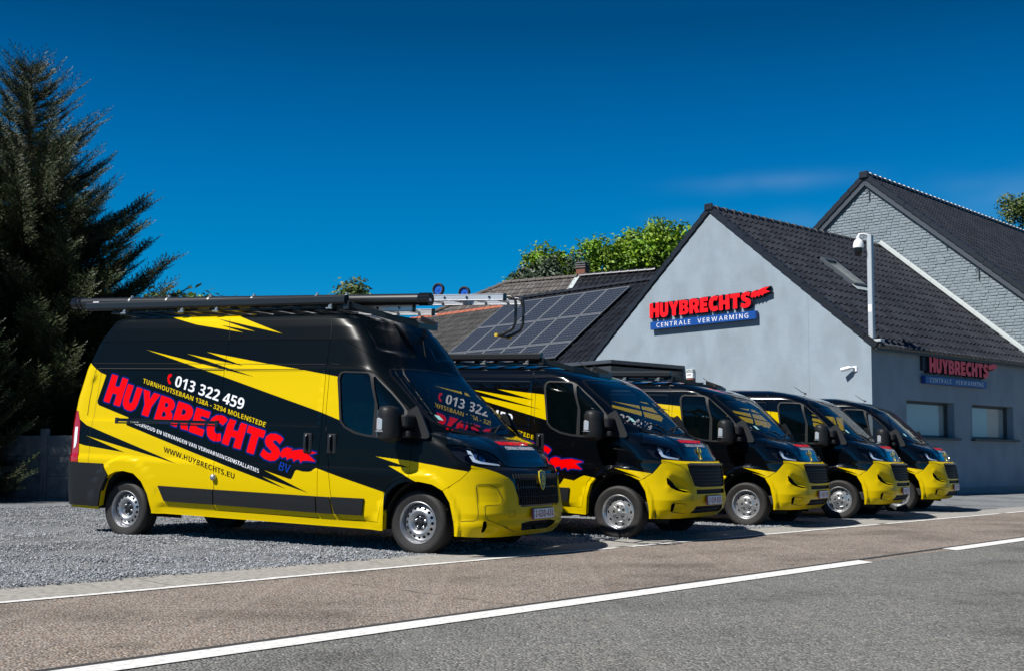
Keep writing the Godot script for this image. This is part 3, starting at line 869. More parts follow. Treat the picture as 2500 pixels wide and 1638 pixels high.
		for p in ["-.018,.052 .012,.055 .03,.04 .034,.012 .022,-.01 .026,-.03 .012,-.055 .0,-.07 .002,-.04 .012,-.015 .004,.0 .014,.02 .0,.03 -.02,.03", "-.026,.035 -.018,.02 -.006,.018 -.014,.0 -.03,-.01 -.034,.01", "-.03,-.02 -.014,-.014 -.004,-.03 -.006,-.06 -.022,-.045", "-.04,.07 .04,.07 .04,.064 -.04,.064"]: e3.prism(pv(p), up3, .003)
		put("emblem_head", e3, M.gold, em)
	else:
		var c = s.on_front(0, .675, .01)
		var tf2 := Transform3D(Basis(Vector3(0, 0, -1), Vector3(-.35, 1, 0).normalized(), Vector3(1, .35, 0).normalized()), c)
		var e := Geo.new()
		for p in ["-.03,.08 -.01,.09 .0,.075 .02,.06 .03,.03 .028,.0 .02,-.02 .035,-.05 .03,-.08 .012,-.085 .016,-.055 .0,-.03 -.008,-.06 -.02,-.085 -.035,-.082 -.024,-.05 -.02,-.02 -.012,.01 -.03,.03 -.05,.02 -.06,.035 -.035,.05 -.045,.065", ".03,.0 .055,.02 .06,.055 .045,.075 .05,.04 .035,.02"]: e.prism(pv(p), tf2, .006)
		put("emblem", e, M.gold, van)
	# lettering on the bonnet
	var bw := Geo.new(); var bw2 := Geo.new()
	var wd := word()
	var put_on := func(gg: Geo, tris: PackedVector2Array, width: float, z0: float, z1: float, ya: float, yb: float):
		for i in range(0, tris.size(), 3):
			var t := []
			for j in 3:
				var q := tris[i + j]
				var z := lerpf(z0, z1, q.x / width)
				t.append(s.on_front(z, lerpf(ya, yb, q.y) , .004))
			gg.otri(t[0], t[1], t[2], Vector3(-.5, .3, 0))
	for e in wd.slice(0, -1):
		var p: PackedVector2Array = shifted(e[0][0], Vector2(e[1], 0))
		var ix := Geometry2D.triangulate_polygon(p)
		var tr := PackedVector2Array()
		for i in ix: tr.append(p[i])
		put_on.call(bw, tr, wd[-1], .36, -.40, .808, .842)
	put("bonnet_name", bw, M.red_print, van)
	var ct := text_tris("CENTRALE VERWARMING")
	put_on.call(bw2, ct.tris, ct.width, .32, -.32, .765, .795)
	put("bonnet_lettering", bw2, M.white_print, van)
	# wipers and scuttle ribs
	for wp in [[.46, 1.04, .1, .985], [-.12, .99, -.62, 1.03]]:
		var wg := Geo.new()
		var pts := PackedVector3Array()
		for i in 9:
			var t := i / 8.0
			pts.append(s.on_front(lerpf(wp[0], wp[2], t), lerpf(wp[1], wp[3], t) - .01, .022))
		wg.tube(pts, .009, 6)
		var arm := PackedVector3Array([s.on_front(wp[2] if wp[2] < .2 and wp[2] > 0 else wp[0], .93, .015), s.on_front((wp[0] + wp[2]) * .5, lerpf(wp[1], wp[3], .5), .035)])
		wg.tube(arm, .008, 6)
		put("wiper", wg, M.void_black, van)
	# mirrors
	for sg in [1.0, -1.0]:
		var mi := group_part("wing_mirror", van)
		var F := Basis(Vector3(1, 0, 0), Vector3(0, 1, 0), Vector3(0, 0, sg))
		var fs := func(called: String, gg: Geo, m: Material):
			var a := Geo.new()
			a.append(gg, sg < 0.0)
			put(called, a, m, mi)
		var hs := Geo.new()
		var lv := [[.815, .03, .05, .0], [.83, .085, .095, -.005], [.86, .105, .115, -.01], [.93, .11, .122, -.012], [1.06, .106, .122, -.014], [1.07, .102, .118, -.014], [1.075, .106, .122, -.014], [1.13, .1, .115, -.02], [1.165, .08, .095, -.03], [1.18, .03, .04, -.035]]
		for i in lv.size():
			for kk in 25:
				var a := TAU * kk / 24
				var rr := pow(pow(absf(cos(a)), 3.2) + pow(absf(sin(a)), 3.2), -1.0 / 3.2)
				var r: Array = lv[i]
				var ln: Array = lv[maxi(i - 1, 0)]; var lx: Array = lv[mini(i + 1, lv.size() - 1)]
				var sl: float = -(lx[1] - ln[1]) / maxf(lx[0] - ln[0], .004)
				hs.vert(Vector3(-.195 + r[3] + r[1] * rr * cos(a), r[0], 1.2 + r[2] * rr * sin(a)), Vector3(cos(a), sl * .8, sin(a)).normalized())
		for i in lv.size() - 1:
			for kk in 24:
				var a := i * 25 + kk
				hs.ti(a, a + 25, a + 26); hs.ti(a, a + 26, a + 1)
		var top := hs.v.size() - 25
		for kk in 24:
			hs.otri(Vector3(-.23, 1.183, 1.2), hs.v[top + kk], hs.v[top + kk + 1], Vector3(-.2, 1.0, 1.2)); hs.otri(Vector3(-.195, .812, 1.2), hs.v[kk], hs.v[kk + 1], Vector3(-.2, 1.0, 1.2))
		fs.call("mirror_housing", hs, M.plastic)
		var arm := Geo.new()
		arm.box(Vector3(-.06, 1.03, 1.09), Vector3(.085, .13, .2), .018)
		arm.box(Vector3(-.05, .9, 1.08), Vector3(.1, .07, .16), .015)
		arm.prism(pv("-.13,.862 .13,.858 .155,.875 .15,.91 .06,1.07 .0,1.165 -.03,1.19 -.13,1.13"), Transform3D(Basis(Vector3.RIGHT, Vector3(0, .995, -.1), Vector3(0, .1, .995)), Vector3(0, .004, 1.085)), .035)
		fs.call("mirror_arm", arm, M.plastic)
		var ind := Geo.new()
		ind.box(Vector3(-.252, .99, 1.312), Vector3(.078, .13, .03), .014, Basis(Vector3.UP, .22))
		fs.call("side_repeater", ind, M.lens_solid)
		var lip := Geo.new()
		lip.box(Vector3(-.254, .918, 1.314), Vector3(.088, .016, .036), .006, Basis(Vector3.UP, .22))
		fs.call("repeater_trim", lip, M.silver)
		var gls := Geo.new()
		gls.box(Vector3(-.305, 1.0, 1.2), Vector3(.006, .27, .18), .002)
		fs.call("mirror_glass", gls, M.chrome)
	# door handles
	for sg in [1.0, -1.0]:
		for hx in [-1.05, -1.365]:
			var h := Geo.new()
			var c := Vector3(hx, .77, s.pt(hx, .77).z)
			h.box(c + Vector3(0, 0, .004), Vector3(.115, .215, .03), .014)
			h.tube(PackedVector3Array([c + Vector3(.0, .09, .015), c + Vector3(-.004, .06, .042), c + Vector3(-.004, -.05, .042), c + Vector3(0, -.085, .015)]), .016, 8)
			var a := Geo.new(); a.append(h, sg < 0.0)
			put("door_handle", a, M.handle_black, van)
	# wheels, wheel wells, underside
	var wy := 0.0 if kind == 1 else -.052
	var wr := -.085 if kind == 1 else -.12
	for sg in [1.0, -1.0]:
		wheel(van, kind, Vector3(.0 if kind == 1 else .02, wy, .835 * sg), sg < 0.0)
		wheel(van, kind, Vector3(s.ra, wr, .835 * sg), sg < 0.0)
		for ax in [[.07, .50, .45], [s.ra + .06, .44, .41]]:
			var ww := Geo.new()
			ww.lathe(PackedVector2Array([Vector2(1, .55), Vector2(1, .98)]), Transform3D(Basis(Vector3(ax[2] + .01, 0, 0), Vector3(0, ax[1] + .03, 0), Vector3(0, 0, sg)), Vector3(ax[0], -.09, 0)), 24, 0, 0, 0, 0.0, PI)
			ww.box(Vector3(ax[0], .1, .55 * sg), Vector3(.9, .55, .02))
			put("wheel_well", ww, M.void_black, van)
	var ch := Geo.new()
	ch.box(Vector3((s.ra - .8 + .55) * .5, .02, 0), Vector3(.55 - s.ra + .8, .14, 1.66), .02)
	ch.box(Vector3(s.ra * .5, .0, .93), Vector3(-s.ra - 1.0, .12, .06), .01); ch.box(Vector3(s.ra * .5, .0, -.93), Vector3(-s.ra - 1.0, .12, .06), .01)
	ch.box(Vector3(s.ra, wr, 0), Vector3(.1, .1, 1.5), .02); ch.box(Vector3(0, wy - .02, 0), Vector3(.12, .1, 1.4), .02)
	ch.box(Vector3(.5, -.08, 0), Vector3(.3, .05, 1.2), .02)
	put("underside", ch, M.void_black, van)
	# cab
	var cab := Geo.new()
	cab.box(Vector3(-1.24, .9, 0), Vector3(.03, 1.5, 1.8))
	cab.box(Vector3(-.05, .78, 0), Vector3(.5, .36, 1.66), .08); cab.box(Vector3(-.7, .15, 0), Vector3(1.1, .1, 1.7))
	put("cab_interior", cab, M.void_black, van)
	for z in [-.5, .12, .55]:
		var se := Geo.new()
		se.box(Vector3(-.72, .42, z), Vector3(.5, .16, .42), .05); se.box(Vector3(-.98, .78, z), Vector3(.14, .62, .42), .06, Basis(Vector3.BACK, .15)); se.box(Vector3(-1.05, 1.17, z), Vector3(.09, .18, .26), .04)
		put("seat", se, M.seat, van)
	var sw := Geo.new()
	var ring := PackedVector3Array()
	for i in 25: ring.append(Vector3(-.38, .98, -.5) + Basis(Vector3.BACK, -.7) * Vector3(0, sin(TAU * i / 24) * .2, cos(TAU * i / 24) * .2))
	sw.tube(ring, .014, 6, false)
	sw.tube(PackedVector3Array([Vector3(-.38, .98, -.5), Vector3(-.1, .8, -.5)]), .03, 8)
	put("steering_wheel", sw, M.void_black, van)
	# sticker in the corner of the screen
	var stk := Geo.new()
	var q0 := .70; var q1 := .76
	stk.quad(s.on_front(q1, 1.06, .003), s.on_front(q0, 1.05, .003), s.on_front(q0, 1.10, .003), s.on_front(q1, 1.11, .003))
	put("screen_sticker", stk, M.sticker, van)
	return van

func aerial(van: Node3D, base: Vector3, tip: Vector3) -> void:
	var g := Geo.new()
	g.lathe(pv("0,.035 .012,.03 .02,.012 .032,.0"), Transform3D(Basis(Vector3(1, 0, 0), Vector3(0, 0, -1), Vector3(0, 1, 0)), base), 14)
	g.tube(PackedVector3Array([base + Vector3(0, .02, 0), base.lerp(tip, .3), tip]), .009, 6, true, .004)
	put("aerial", g, M.void_black, van)

func plate(van: Node3D, text: String, at: Vector3, tilt := 0.06) -> void:
	var tf := Transform3D(Basis(Vector3(0, 0, -1), Vector3(-tilt, 1, 0).normalized(), Vector3(1, tilt, 0).normalized()), at)
	var g := Geo.new(); g.box(Vector3.ZERO, Vector3(.52, .115, .012), .004, Basis.IDENTITY)
	var n := put("number_plate", g, M.plate_red, van, tf)
	var w := Geo.new(); w.box(Vector3(.018, 0, .006), Vector3(.466, .103, .006), .002)
	put("plate_field", w, M.plate_white, n)
	var b := Geo.new(); b.box(Vector3(-.236, 0, .0062), Vector3(.036, .106, .006), .002)
	put("plate_band", b, M.plate_blue, n)
	var t := text_tris(text)
	var tg := Geo.new()
	var sc := minf(.42 / t.width, .075)
	for i in range(0, t.tris.size(), 3):
		var p := []
		for j in 3: p.append(Vector3(-.195 + t.tris[i + j].x * .425 / t.width, -.036 + t.tris[i + j].y * .072, .0105))
		tg.otri(p[0], p[1], p[2], Vector3(0, 0, -1))
	put("plate_lettering", tg, M.plate_red, n)

func rack(van: Node3D, y: float, x0: float, x1: float, tube_y: float, dip: float) -> void:
	var r := group_part("roof_rack", van)
	# flat carrier box along the right edge, a rail on the left, cross bars, feet
	var bx := Geo.new()
	var prof := pv("-.035,-.05 .03,-.05 .045,-.03 .045,.025 .03,.042 -.03,.047 -.045,.03 -.045,-.035")
	bx.prism(prof, Transform3D(Basis(Vector3(0, 0, 1), Vector3.UP, Vector3(-1, 0, 0)), Vector3(x1, y + .095, .79)), x1 - x0)
	put("carrier_tube", bx, M.matt_black, r)
	var rails := Geo.new()
	for z in [.74, -.74]:
		rails.box(Vector3((x0 + x1) * .5 + .15, y + .015, z), Vector3(x1 - x0 - .4, .018, .035), .004); rails.box(Vector3((x0 + x1) * .5 + .15, y + .048, z), Vector3(x1 - x0 - .4, .012, .03), .003)
	put("rail", rails, M.matt_black, r)
	var n := int((x1 - x0) / .32)
	for i in n:
		var cb := Geo.new()
		var x := lerpf(x0 + .4, x1 - .1, float(i) / (n - 1))
		cb.box(Vector3(x, y + .025, 0), Vector3(.075, .035, 1.5), .006)
		put("cross_bar", cb, M.matt_black, r)
	# sloping front deflector
	var fd := Geo.new()
	fd.box(Vector3(x1 + .0, y + .03, .77), Vector3(.08, .1, .06), .01)
	var pts := PackedVector3Array([Vector3(x1, y + .05, .78), Vector3(x1 + .33, y - dip * .45, .5), Vector3(x1 + .5, y - dip, .1), Vector3(x1 + .5, y - dip, -.3), Vector3(x1 + .33, y - dip * .45, -.6), Vector3(x1, y + .05, -.78)])
	for i in pts.size() - 1:
		var a := pts[i]; var b := pts[i + 1]
		fd.oquad(a + Vector3(0, .03, 0), b + Vector3(0, .03, 0), b + Vector3(.0, -.03, 0), a + Vector3(0, -.03, 0), Vector3(x0, y, 0))
		fd.oquad(a + Vector3(-.03, .03, 0), b + Vector3(-.03, .03, 0), b + Vector3(-.03, -.03, 0), a + Vector3(-.03, -.03, 0), Vector3(x1 + 5.0, y, 0))
		fd.oquad(a + Vector3(-.03, .03, 0), b + Vector3(-.03, .03, 0), b + Vector3(0, .03, 0), a + Vector3(0, .03, 0), Vector3(x0, y - 5.0, 0))
	put("wind_deflector", fd, M.matt_black, r)
	for x in [x0 + .62, x0 + 1.53, x0 + 2.05, x1 - .2]:
		var cl := Geo.new()
		cl.box(Vector3(x, y + .015, .80), Vector3(.05, .05, .03), .006); cl.box(Vector3(x + .02, y + .03, .815), Vector3(.025, .025, .03), .006); cl.box(Vector3(x - .03, y + .0, .81), Vector3(.04, .016, .03), .003)
		put("clamp", cl, M.steel, r)

# ---------------------------------------------------------------- materials
func materials() -> void:
	M.rubber = mat(lin(.013, .012, .0115), .7)
	var tn := noise_tex(FastNoiseLite.TYPE_SIMPLEX, .02, [[0.0, Color(.6, .58, .55)], [1.0, Color(1, 1, 1)]], 256, 3)
	M.rubber.albedo_texture = tn; tri_map(M.rubber, 3.0, false)
	M.silver = mat(lin(.42, .43, .45), .34, .85)
	M.hubcap = mat(lin(.55, .56, .57), .26, .8)
	M.chrome = mat(lin(.75, .76, .78), .12, 1.0)
	M.dark_chrome = mat(lin(.12, .12, .13), .2, .9)
	M.steel = mat(lin(.5, .5, .48), .35, .9)
	M.plastic = mat(lin(.011, .012, .0135), .48)
	M.plastic.metallic_specular = .35
	M.handle_black = mat(lin(.014, .015, .017), .3)
	M.matt_black = mat(lin(.012, .013, .014), .33)
	M.gloss_black = mat(lin(.008, .008, .009), .1)
	M.void_black = mat(lin(.006, .006, .006), .8)
	M.seat = mat(lin(.02, .02, .023), .9)
	M.yellow = mat(YEL, .27)
	M.yellow.metallic_specular = .25
	for k in [1, 2]:
		for f in [false, true]:
			var m := mat(Color.WHITE, .26 if k == 1 else .16, 0.0)
			m.metallic_specular = .22
			m.albedo_texture = print_side(k, f)
			if k == 2:
				m.clearcoat_enabled = true; m.clearcoat = 1.0; m.clearcoat_roughness = .03
			else:
				m.metallic_specular = .25
			M["film%d%s" % [k, "l" if f else ""]] = m
		M["paint%d" % k] = mat(BLACK if k == 1 else Color(0.018, 0.024, 0.036), .22, 0.0, 1.0)
	M.side_glass = mat(Color(.02, .05, .05, .42), .02)
	M.screen_glass = mat(Color(.015, .05, .075, .42), .02)
	M.lens = mat(Color(.1, .15, .2, .012), .02)
	for m in [M.side_glass, M.screen_glass, M.lens]: m.transparency = BaseMaterial3D.TRANSPARENCY_ALPHA
	M.lens_solid = mat(lin(.6, .6, .62), .1, .5)
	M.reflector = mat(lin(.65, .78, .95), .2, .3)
	M.sky_tint_metal = mat(lin(.42, .6, .95), .18, .95)  # blue put into the colour for the sky mirrored in the headlight
	M.red_lens = mat(lin(.35, .002, .004), .1, 0, 1)
	M.white_lens = mat(lin(.7, .72, .75), .15)
	M.gold = mat(lin(.6, .47, .03), .4, .1)
	M.red_print = mat(RED, .4)
	M.white_print = mat(lin(.8, .8, .82), .4)
	M.sticker = mat(lin(.35, .62, .6), .5)
	M.plate_white = mat(lin(.75, .75, .78), .4)
	M.plate_red = mat(lin(.32, .01, .02), .4)
	M.plate_blue = mat(lin(.01, .02, .12), .4)
	M.alu = mat(lin(.62, .63, .64), .38, .7)
	M.blue_plastic = mat(lin(.01, .09, .42), .3)
	M.yellow_cap = mat(lin(.55, .38, .02), .6)
	# render, tiles, brick
	M.render = mat(Color.WHITE, .92)
	M.render.albedo_texture = noise_tex(FastNoiseLite.TYPE_SIMPLEX_SMOOTH, .006, [[0.0, lin(.25, .307, .36)], [.5, lin(.262, .32, .374)], [1.0, lin(.275, .335, .39)]], 1024, 4, 6)
	tri_map(M.render, .22)
	M.render.heightmap_enabled = true
	M.render.heightmap_texture = noise_tex(FastNoiseLite.TYPE_SIMPLEX, .05, [], 512, 9, 4)
	M.render.heightmap_scale = .22
	weather(M.render, Vector3(.2, .09, .2), .93, 71)
	M.render_dark = M.render.duplicate()
	M.tile = []
	for c in [.015, .019, .023]: M.tile.append(mat(lin(c, c * 1.12, c * 1.45), .36))
	M.tile_old = []
	for c in [[.085, .083, .08], [.115, .11, .104], [.065, .065, .066]]: M.tile_old.append(mat(lin(c[0], c[1], c[2]), .85))
	M.tile_brown = []
	for c in [[.10, .088, .08], [.13, .118, .11], [.08, .071, .067]]: M.tile_brown.append(mat(lin(c[0], c[1], c[2]), .9))
	M.ridge_dark = mat(lin(.016, .018, .022), .6)
	M.ridge_red = mat(lin(.33, .095, .055), .85)
	M.brick = []
	for c in [.94, 1.0, 1.06]: M.brick.append(mat(lin(.195 * c, .235 * c, .262 * c), .8))
	M.mortar = mat(lin(.165, .2, .222), .95)
	M.anthracite = mat(lin(.035, .043, .05), .5)
	M.trim = mat(lin(.05, .06, .075), .45)
	M.plinth = mat(lin(.2, .22, .24), .8)
	M.zinc = mat(lin(.5, .55, .55), .45, .3)
	M.flashing = mat(lin(.46, .5, .5), .6)
	M.cornice = mat(lin(.23, .21, .19), .9)
	M.window_glass = mat(Color(.5, .6, .6, .12), .02)
	M.window_glass.transparency = BaseMaterial3D.TRANSPARENCY_ALPHA
	M.blind = mat(lin(.42, .46, .45), .9)
	M.sky_blind = mat(lin(.34, .35, .34), .9)
	M.pole = mat(lin(.42, .46, .5), .5, .2)
	M.white_shell = mat(lin(.75, .76, .78), .3)
	M.sign_red = mat(lin(.9, .004, .006), .35)
	M.sign_side = mat(lin(.012, .016, .03), .5)
	M.sign_blue = mat(lin(.006, .06, .27), .4)
	M.rust = mat(lin(.16, .05, .025), .6)
	M.concrete = mat(Color.WHITE, .9)
	M.concrete.albedo_texture = noise_tex(FastNoiseLite.TYPE_SIMPLEX, .015, [[0.0, lin(.07, .078, .086)], [1.0, lin(.15, .16, .17)]], 512, 14, 5)
	tri_map(M.concrete, .5)
	M.bark = mat(lin(.07, .05, .035), .95)
	# solar cells
	var im := Image.create(512, 768, false, Image.FORMAT_RGB8)
	im.fill(lin(.13, .14, .155))
	var cell := lin(.023, .027, .035)
	for i in 6:
		for j in 10:
			var x := 16 + i * 80; var y := 14 + j * 74
			im.fill_rect(Rect2i(x + 2, y + 8, 77, 58), cell); im.fill_rect(Rect2i(x + 8, y + 2, 64, 70), cell)
			for l in [26, 54]: im.fill_rect(Rect2i(x + l, y, 2, 74), lin(.045, .05, .06))
	M.cells = mat(Color.WHITE, .12)
	M.cells.albedo_texture = ImageTexture.create_from_image(im)
	M.panel_frame = mat(lin(.3, .31, .32), .4, .6)
	# ground
	var stones := [[0.0, lin(.16, .135, .115)], [.16, lin(.26, .215, .18)], [.3, lin(.36, .305, .262)], [.45, lin(.23, .20, .178)], [.6, lin(.42, .365, .32)], [.72, lin(.14, .125, .115)], [.82, lin(.32, .21, .145)], [.92, lin(.09, .085, .08)], [1.0, lin(.5, .45, .40)]]
	M.road = ground_mat(stones, .07, 31, .8, 1.4)
	M.road.albedo_color = Color(.95, .945, .935)
	var grey := [[0.0, lin(.12, .12, .118)], [.2, lin(.24, .24, .232)], [.4, lin(.17, .17, .168)], [.55, lin(.32, .315, .30)], [.7, lin(.085, .085, .085)], [.85, lin(.23, .22, .20)], [1.0, lin(.42, .41, .39)]]
	M.road_near = ground_mat(grey, .07, 32, .85, 1.4)
	M.road_near.albedo_color = Color(.9, .9, .885)
	var gravel := [[0.0, lin(.10, .112, .122)], [.2, lin(.23, .25, .268)], [.4, lin(.15, .165, .178)], [.55, lin(.32, .34, .36)], [.7, lin(.19, .205, .218)], [.85, lin(.26, .255, .25)], [1.0, lin(.42, .435, .45)]]
	M.gravel = ground_mat(gravel, .065, 33, 1.0, 2.0)
	M.strip = mat(Color.WHITE, .9)
	M.strip.albedo_texture = noise_tex(FastNoiseLite.TYPE_SIMPLEX, .03, [[0.0, lin(.16, .15, .135)], [.4, lin(.27, .255, .23)], [1.0, lin(.36, .345, .31)]], 512, 21, 6)
	tri_map(M.strip, .7)
	M.line = mat(Color.WHITE, .8)
	M.line.albedo_texture = noise_tex(FastNoiseLite.TYPE_SIMPLEX, .03, [[0.0, lin(.38, .37, .35)], [.35, lin(.62, .61, .59)], [1.0, lin(.74, .74, .72)]], 512, 22, 6)
	tri_map(M.line, .9)
	M.tar = mat(lin(.03, .03, .03), .8)
	M.soil = mat(Color.WHITE, .95)
	M.soil.albedo_texture = noise_tex(FastNoiseLite.TYPE_SIMPLEX, .02, [[0.0, lin(.05, .06, .02)], [1.0, lin(.12, .12, .06)]], 512, 24, 5)
	tri_map(M.soil, .3)

func weather(m: StandardMaterial3D, sc: Vector3, dark: float, sd: int, freq := .012) -> void:   # broad stains and wear multiplied over the fine grain
	m.detail_enabled = true
	m.detail_blend_mode = BaseMaterial3D.BLEND_MODE_MUL
	m.detail_uv_layer = BaseMaterial3D.DETAIL_UV_2
	m.detail_albedo = noise_tex(FastNoiseLite.TYPE_SIMPLEX_SMOOTH, freq, [[0.0, Color(dark, dark * .99, dark * .97)], [.35, Color(.93, .93, .925)], [.6, Color(1, 1, 1)], [.85, Color(1, .995, .98)], [1.0, Color(dark + .1, dark + .1, dark + .09)]], 512, sd, 6)
	m.uv2_triplanar = true; m.uv2_world_triplanar = true; m.uv2_scale = sc

func ground_mat(ramp: Array, freq: float, sd: int, scale: float, rel: float) -> StandardMaterial3D:
	var m := mat(Color.WHITE, .88)
	m.albedo_texture = noise_tex(FastNoiseLite.TYPE_CELLULAR, freq, ramp, 1024, sd, 1, FastNoiseLite.RETURN_CELL_VALUE)
	tri_map(m, scale)
	weather(m, Vector3(.09, .09, .09), .72, sd + 100)
	m.heightmap_enabled = true
	m.heightmap_texture = noise_tex(FastNoiseLite.TYPE_CELLULAR, freq, [[0.0, Color.WHITE], [1.0, Color.BLACK]], 1024, sd, 1, FastNoiseLite.RETURN_DISTANCE)
	m.heightmap_scale = rel
	return m

# ---------------------------------------------------------------- sky
func sky_image() -> ImageTexture:
	var w := 1024; var h := 512
	var im := Image.create(w, h, false, Image.FORMAT_RGBF)
	var t := [[0.0, .26, .56, .80], [4.0, .07, .42, .77], [7.0, .008, .36, .79], [9.5, .0, .30, .71], [13.0, .0, .22, .60], [16.0, .0, .158, .47], [20.0, .0, .092, .285], [32.0, .0, .06, .20], [60.0, .0, .042, .15], [90.0, .0, .038, .135]]
	var sun := Vector3(-.70, 1.0, .48).normalized()
	var nz := FastNoiseLite.new()
	nz.seed = 5; nz.frequency = 1.0; nz.fractal_octaves = 5
	for y in h:
		var e := 90.0 - (y + .5) / h * 180.0
		for x in w:
			if e < 0.0:
				im.set_pixel(x, y, Color(.16, .17, .17))
				continue
			var az := (x + .5) / w * TAU      # 0 looks along -z, growing towards +x
			var er := deg_to_rad(e)
			var d := Vector3(sin(az) * cos(er), sin(er), -cos(az) * cos(er))
			var c := d.dot(sun)
			var f := .78 + .5 * c * c
			var i := 0
			while i < t.size() - 2 and t[i + 1][0] < e: i += 1
			var q := clampf((e - t[i][0]) / (t[i + 1][0] - t[i][0]), 0, 1)
			var col := Color(lerpf(t[i][1], t[i + 1][1], q), lerpf(t[i][2], t[i + 1][2], q), lerpf(t[i][3], t[i + 1][3], q)) * f
			# a little haze of ice cloud, low down
			var wis := nz.get_noise_3d(d.x * 9.0 + 3.0, d.y * 60.0, d.z * 9.0)
			var azd := rad_to_deg(az)
			var k := 0.0
			for cl in [[11.0, 12.75, 2.6, .3], [14.2, 12.9, 2.2, .26], [14.5, 11.0, 2.5, .4], [22.0, 11.5, 3.5, .9], [8.2, 11.2, 1.6, .25]]:
				k += exp(-pow((azd - cl[0]) / cl[2], 2.0) - pow((e - cl[1]) / cl[3], 2.0))
			k = clampf(k, 0, 1) * clampf(.55 + wis * 1.3, 0, 1) * .16
			col = col.lerp(Color(.45, .62, .78), k)
			im.set_pixel(x, y, Color(col.r, col.g, col.b))
	return ImageTexture.create_from_image(im)

# ---------------------------------------------------------------- roofs and walls
func tile_mesh(w: float, l: float, roll: float, thick := .022) -> ArrayMesh:   # x across, y up the slope, z out of the roof
	var g := Geo.new()
	var xs := [0.0, .12, .3, .5, .62, .7, .8, .9, 1.0]
	var hs := [.35, .08, .0, .05, .3, .75, 1.0, .8, .38]
	for y in 2:
		for i in xs.size():
			var a := maxi(i - 1, 0); var b := mini(i + 1, xs.size() - 1)
			var nn := Vector3(-(hs[b] - hs[a]) * roll, 0.04, (xs[b] - xs[a]) * w).normalized()
			g.vert(Vector3(xs[i] * w * 1.03, y * l, thick * (1.5 - y * 1.35) + hs[i] * roll), nn)
	var m := xs.size()
	for i in m - 1:
		g.ti(i, i + 1, i + 1 + m); g.ti(i, i + 1 + m, i + m)
		var p := g.v[i]; var q := g.v[i + 1]
		g.quad(p - Vector3(0, 0, thick), q - Vector3(0, 0, thick), q, p)
	return g.mesh()

# lays rows of tiles on a slope; the nearest 300 are pieces, the rest one mass
func lay_tiles(parent: Node, frame: Transform3D, cols: int, rows: int, pu: float, pvv: float, mesh: ArrayMesh, mats: Array, sd: int, single: int, keep = null) -> void:
	var rng := RandomNumberGenerator.new()
	rng.seed = sd
	var all := []
	var at0: Transform3D = parent.transform if parent is Node3D and parent.get_parent() == self else parent.get_parent().transform * parent.transform
	for r in rows:
		for c in cols:
			var p := Vector3(c * pu, r * pvv, 0)
			if keep != null and not keep.call(p.x, p.y): continue
			var t := frame * Transform3D(Basis(Vector3.BACK, rng.randf_range(-.008, .008)) * Basis(Vector3.RIGHT, rng.randf_range(-.01, .01)), p + Vector3(rng.randf_range(-.003, .003), rng.randf_range(-.005, .005), rng.randf_range(0, .004)))
			all.append([(at0 * t).origin.distance_squared_to(Vector3(0, .94, 0)), t, rng.randi() % mats.size()])
	all.sort_custom(func(a, b): return a[0] < b[0])
	for i in mini(single, all.size()):
		var o := MeshInstance3D.new()
		o.name = "tile"; o.mesh = mesh; o.material_override = mats[all[i][2]]; o.transform = all[i][1]
		parent.add_child(o, true)
	for k in mats.size():
		var rest := all.slice(single).filter(func(e): return e[2] == k)
		if rest.is_empty(): continue
		mass("tiles", parent, mesh, mats[k], rest.map(func(e): return e[1]))

func mass(called: String, parent: Node, mesh: Mesh, m: Material, at: Array, tints := []) -> MultiMeshInstance3D:
	var mm := MultiMesh.new()
	mm.transform_format = MultiMesh.TRANSFORM_3D
	mm.use_colors = tints.size() > 0
	mm.mesh = mesh; mm.instance_count = at.size()
	for i in at.size():
		mm.set_instance_transform(i, at[i])
		if tints.size(): mm.set_instance_color(i, tints[i])
	var o := MultiMeshInstance3D.new()
	o.name = called; o.multimesh = mm; o.material_override = m
	o.set_meta("kind", "stuff")
	parent.add_child(o, true)
	return o

func slope(origin: Vector3, across: Vector3, up: Vector3) -> Transform3D:
	return Transform3D(Basis(across.normalized(), up.normalized(), across.cross(up).normalized()), origin)

func window(house: Node3D, x0: float, x1: float, y0: float, y1: float) -> void:   # in a front wall whose face is z = 0
	var w := group_part("window", house)
	var f := Geo.new()
	var z := -.2
	for q in [[x0, x0 + .07, y0, y1], [x1 - .07, x1, y0, y1], [x0 + .07, x1 - .07, y0, y0 + .07], [x0 + .07, x1 - .07, y1 - .07, y1]]:
		f.box(Vector3((q[0] + q[1]) * .5, (q[2] + q[3]) * .5, z - .03), Vector3(q[1] - q[0], q[3] - q[2], .07), .006)
	put("frame", f, M.anthracite, w)
	var g := Geo.new()
	g.quad(Vector3(x0 + .06, y0 + .06, z - .03), Vector3(x1 - .06, y0 + .06, z - .03), Vector3(x1 - .06, y1 - .06, z - .03), Vector3(x0 + .06, y1 - .06, z - .03))
	put("pane", g, M.window_glass, w)
	var b := Geo.new()
	b.box(Vector3((x0 + x1) * .5, (y0 + y1) * .5, z - .09), Vector3(x1 - x0 - .1, y1 - y0 - .1, .01))
	put("roller_blind", b, M.blind, w)
	var s := Geo.new()
	s.box(Vector3((x0 + x1) * .5 + .03, y0 - .03, -.06), Vector3(x1 - x0 + .26, .055, .38), .008)
	put("sill", s, M.anthracite, w)

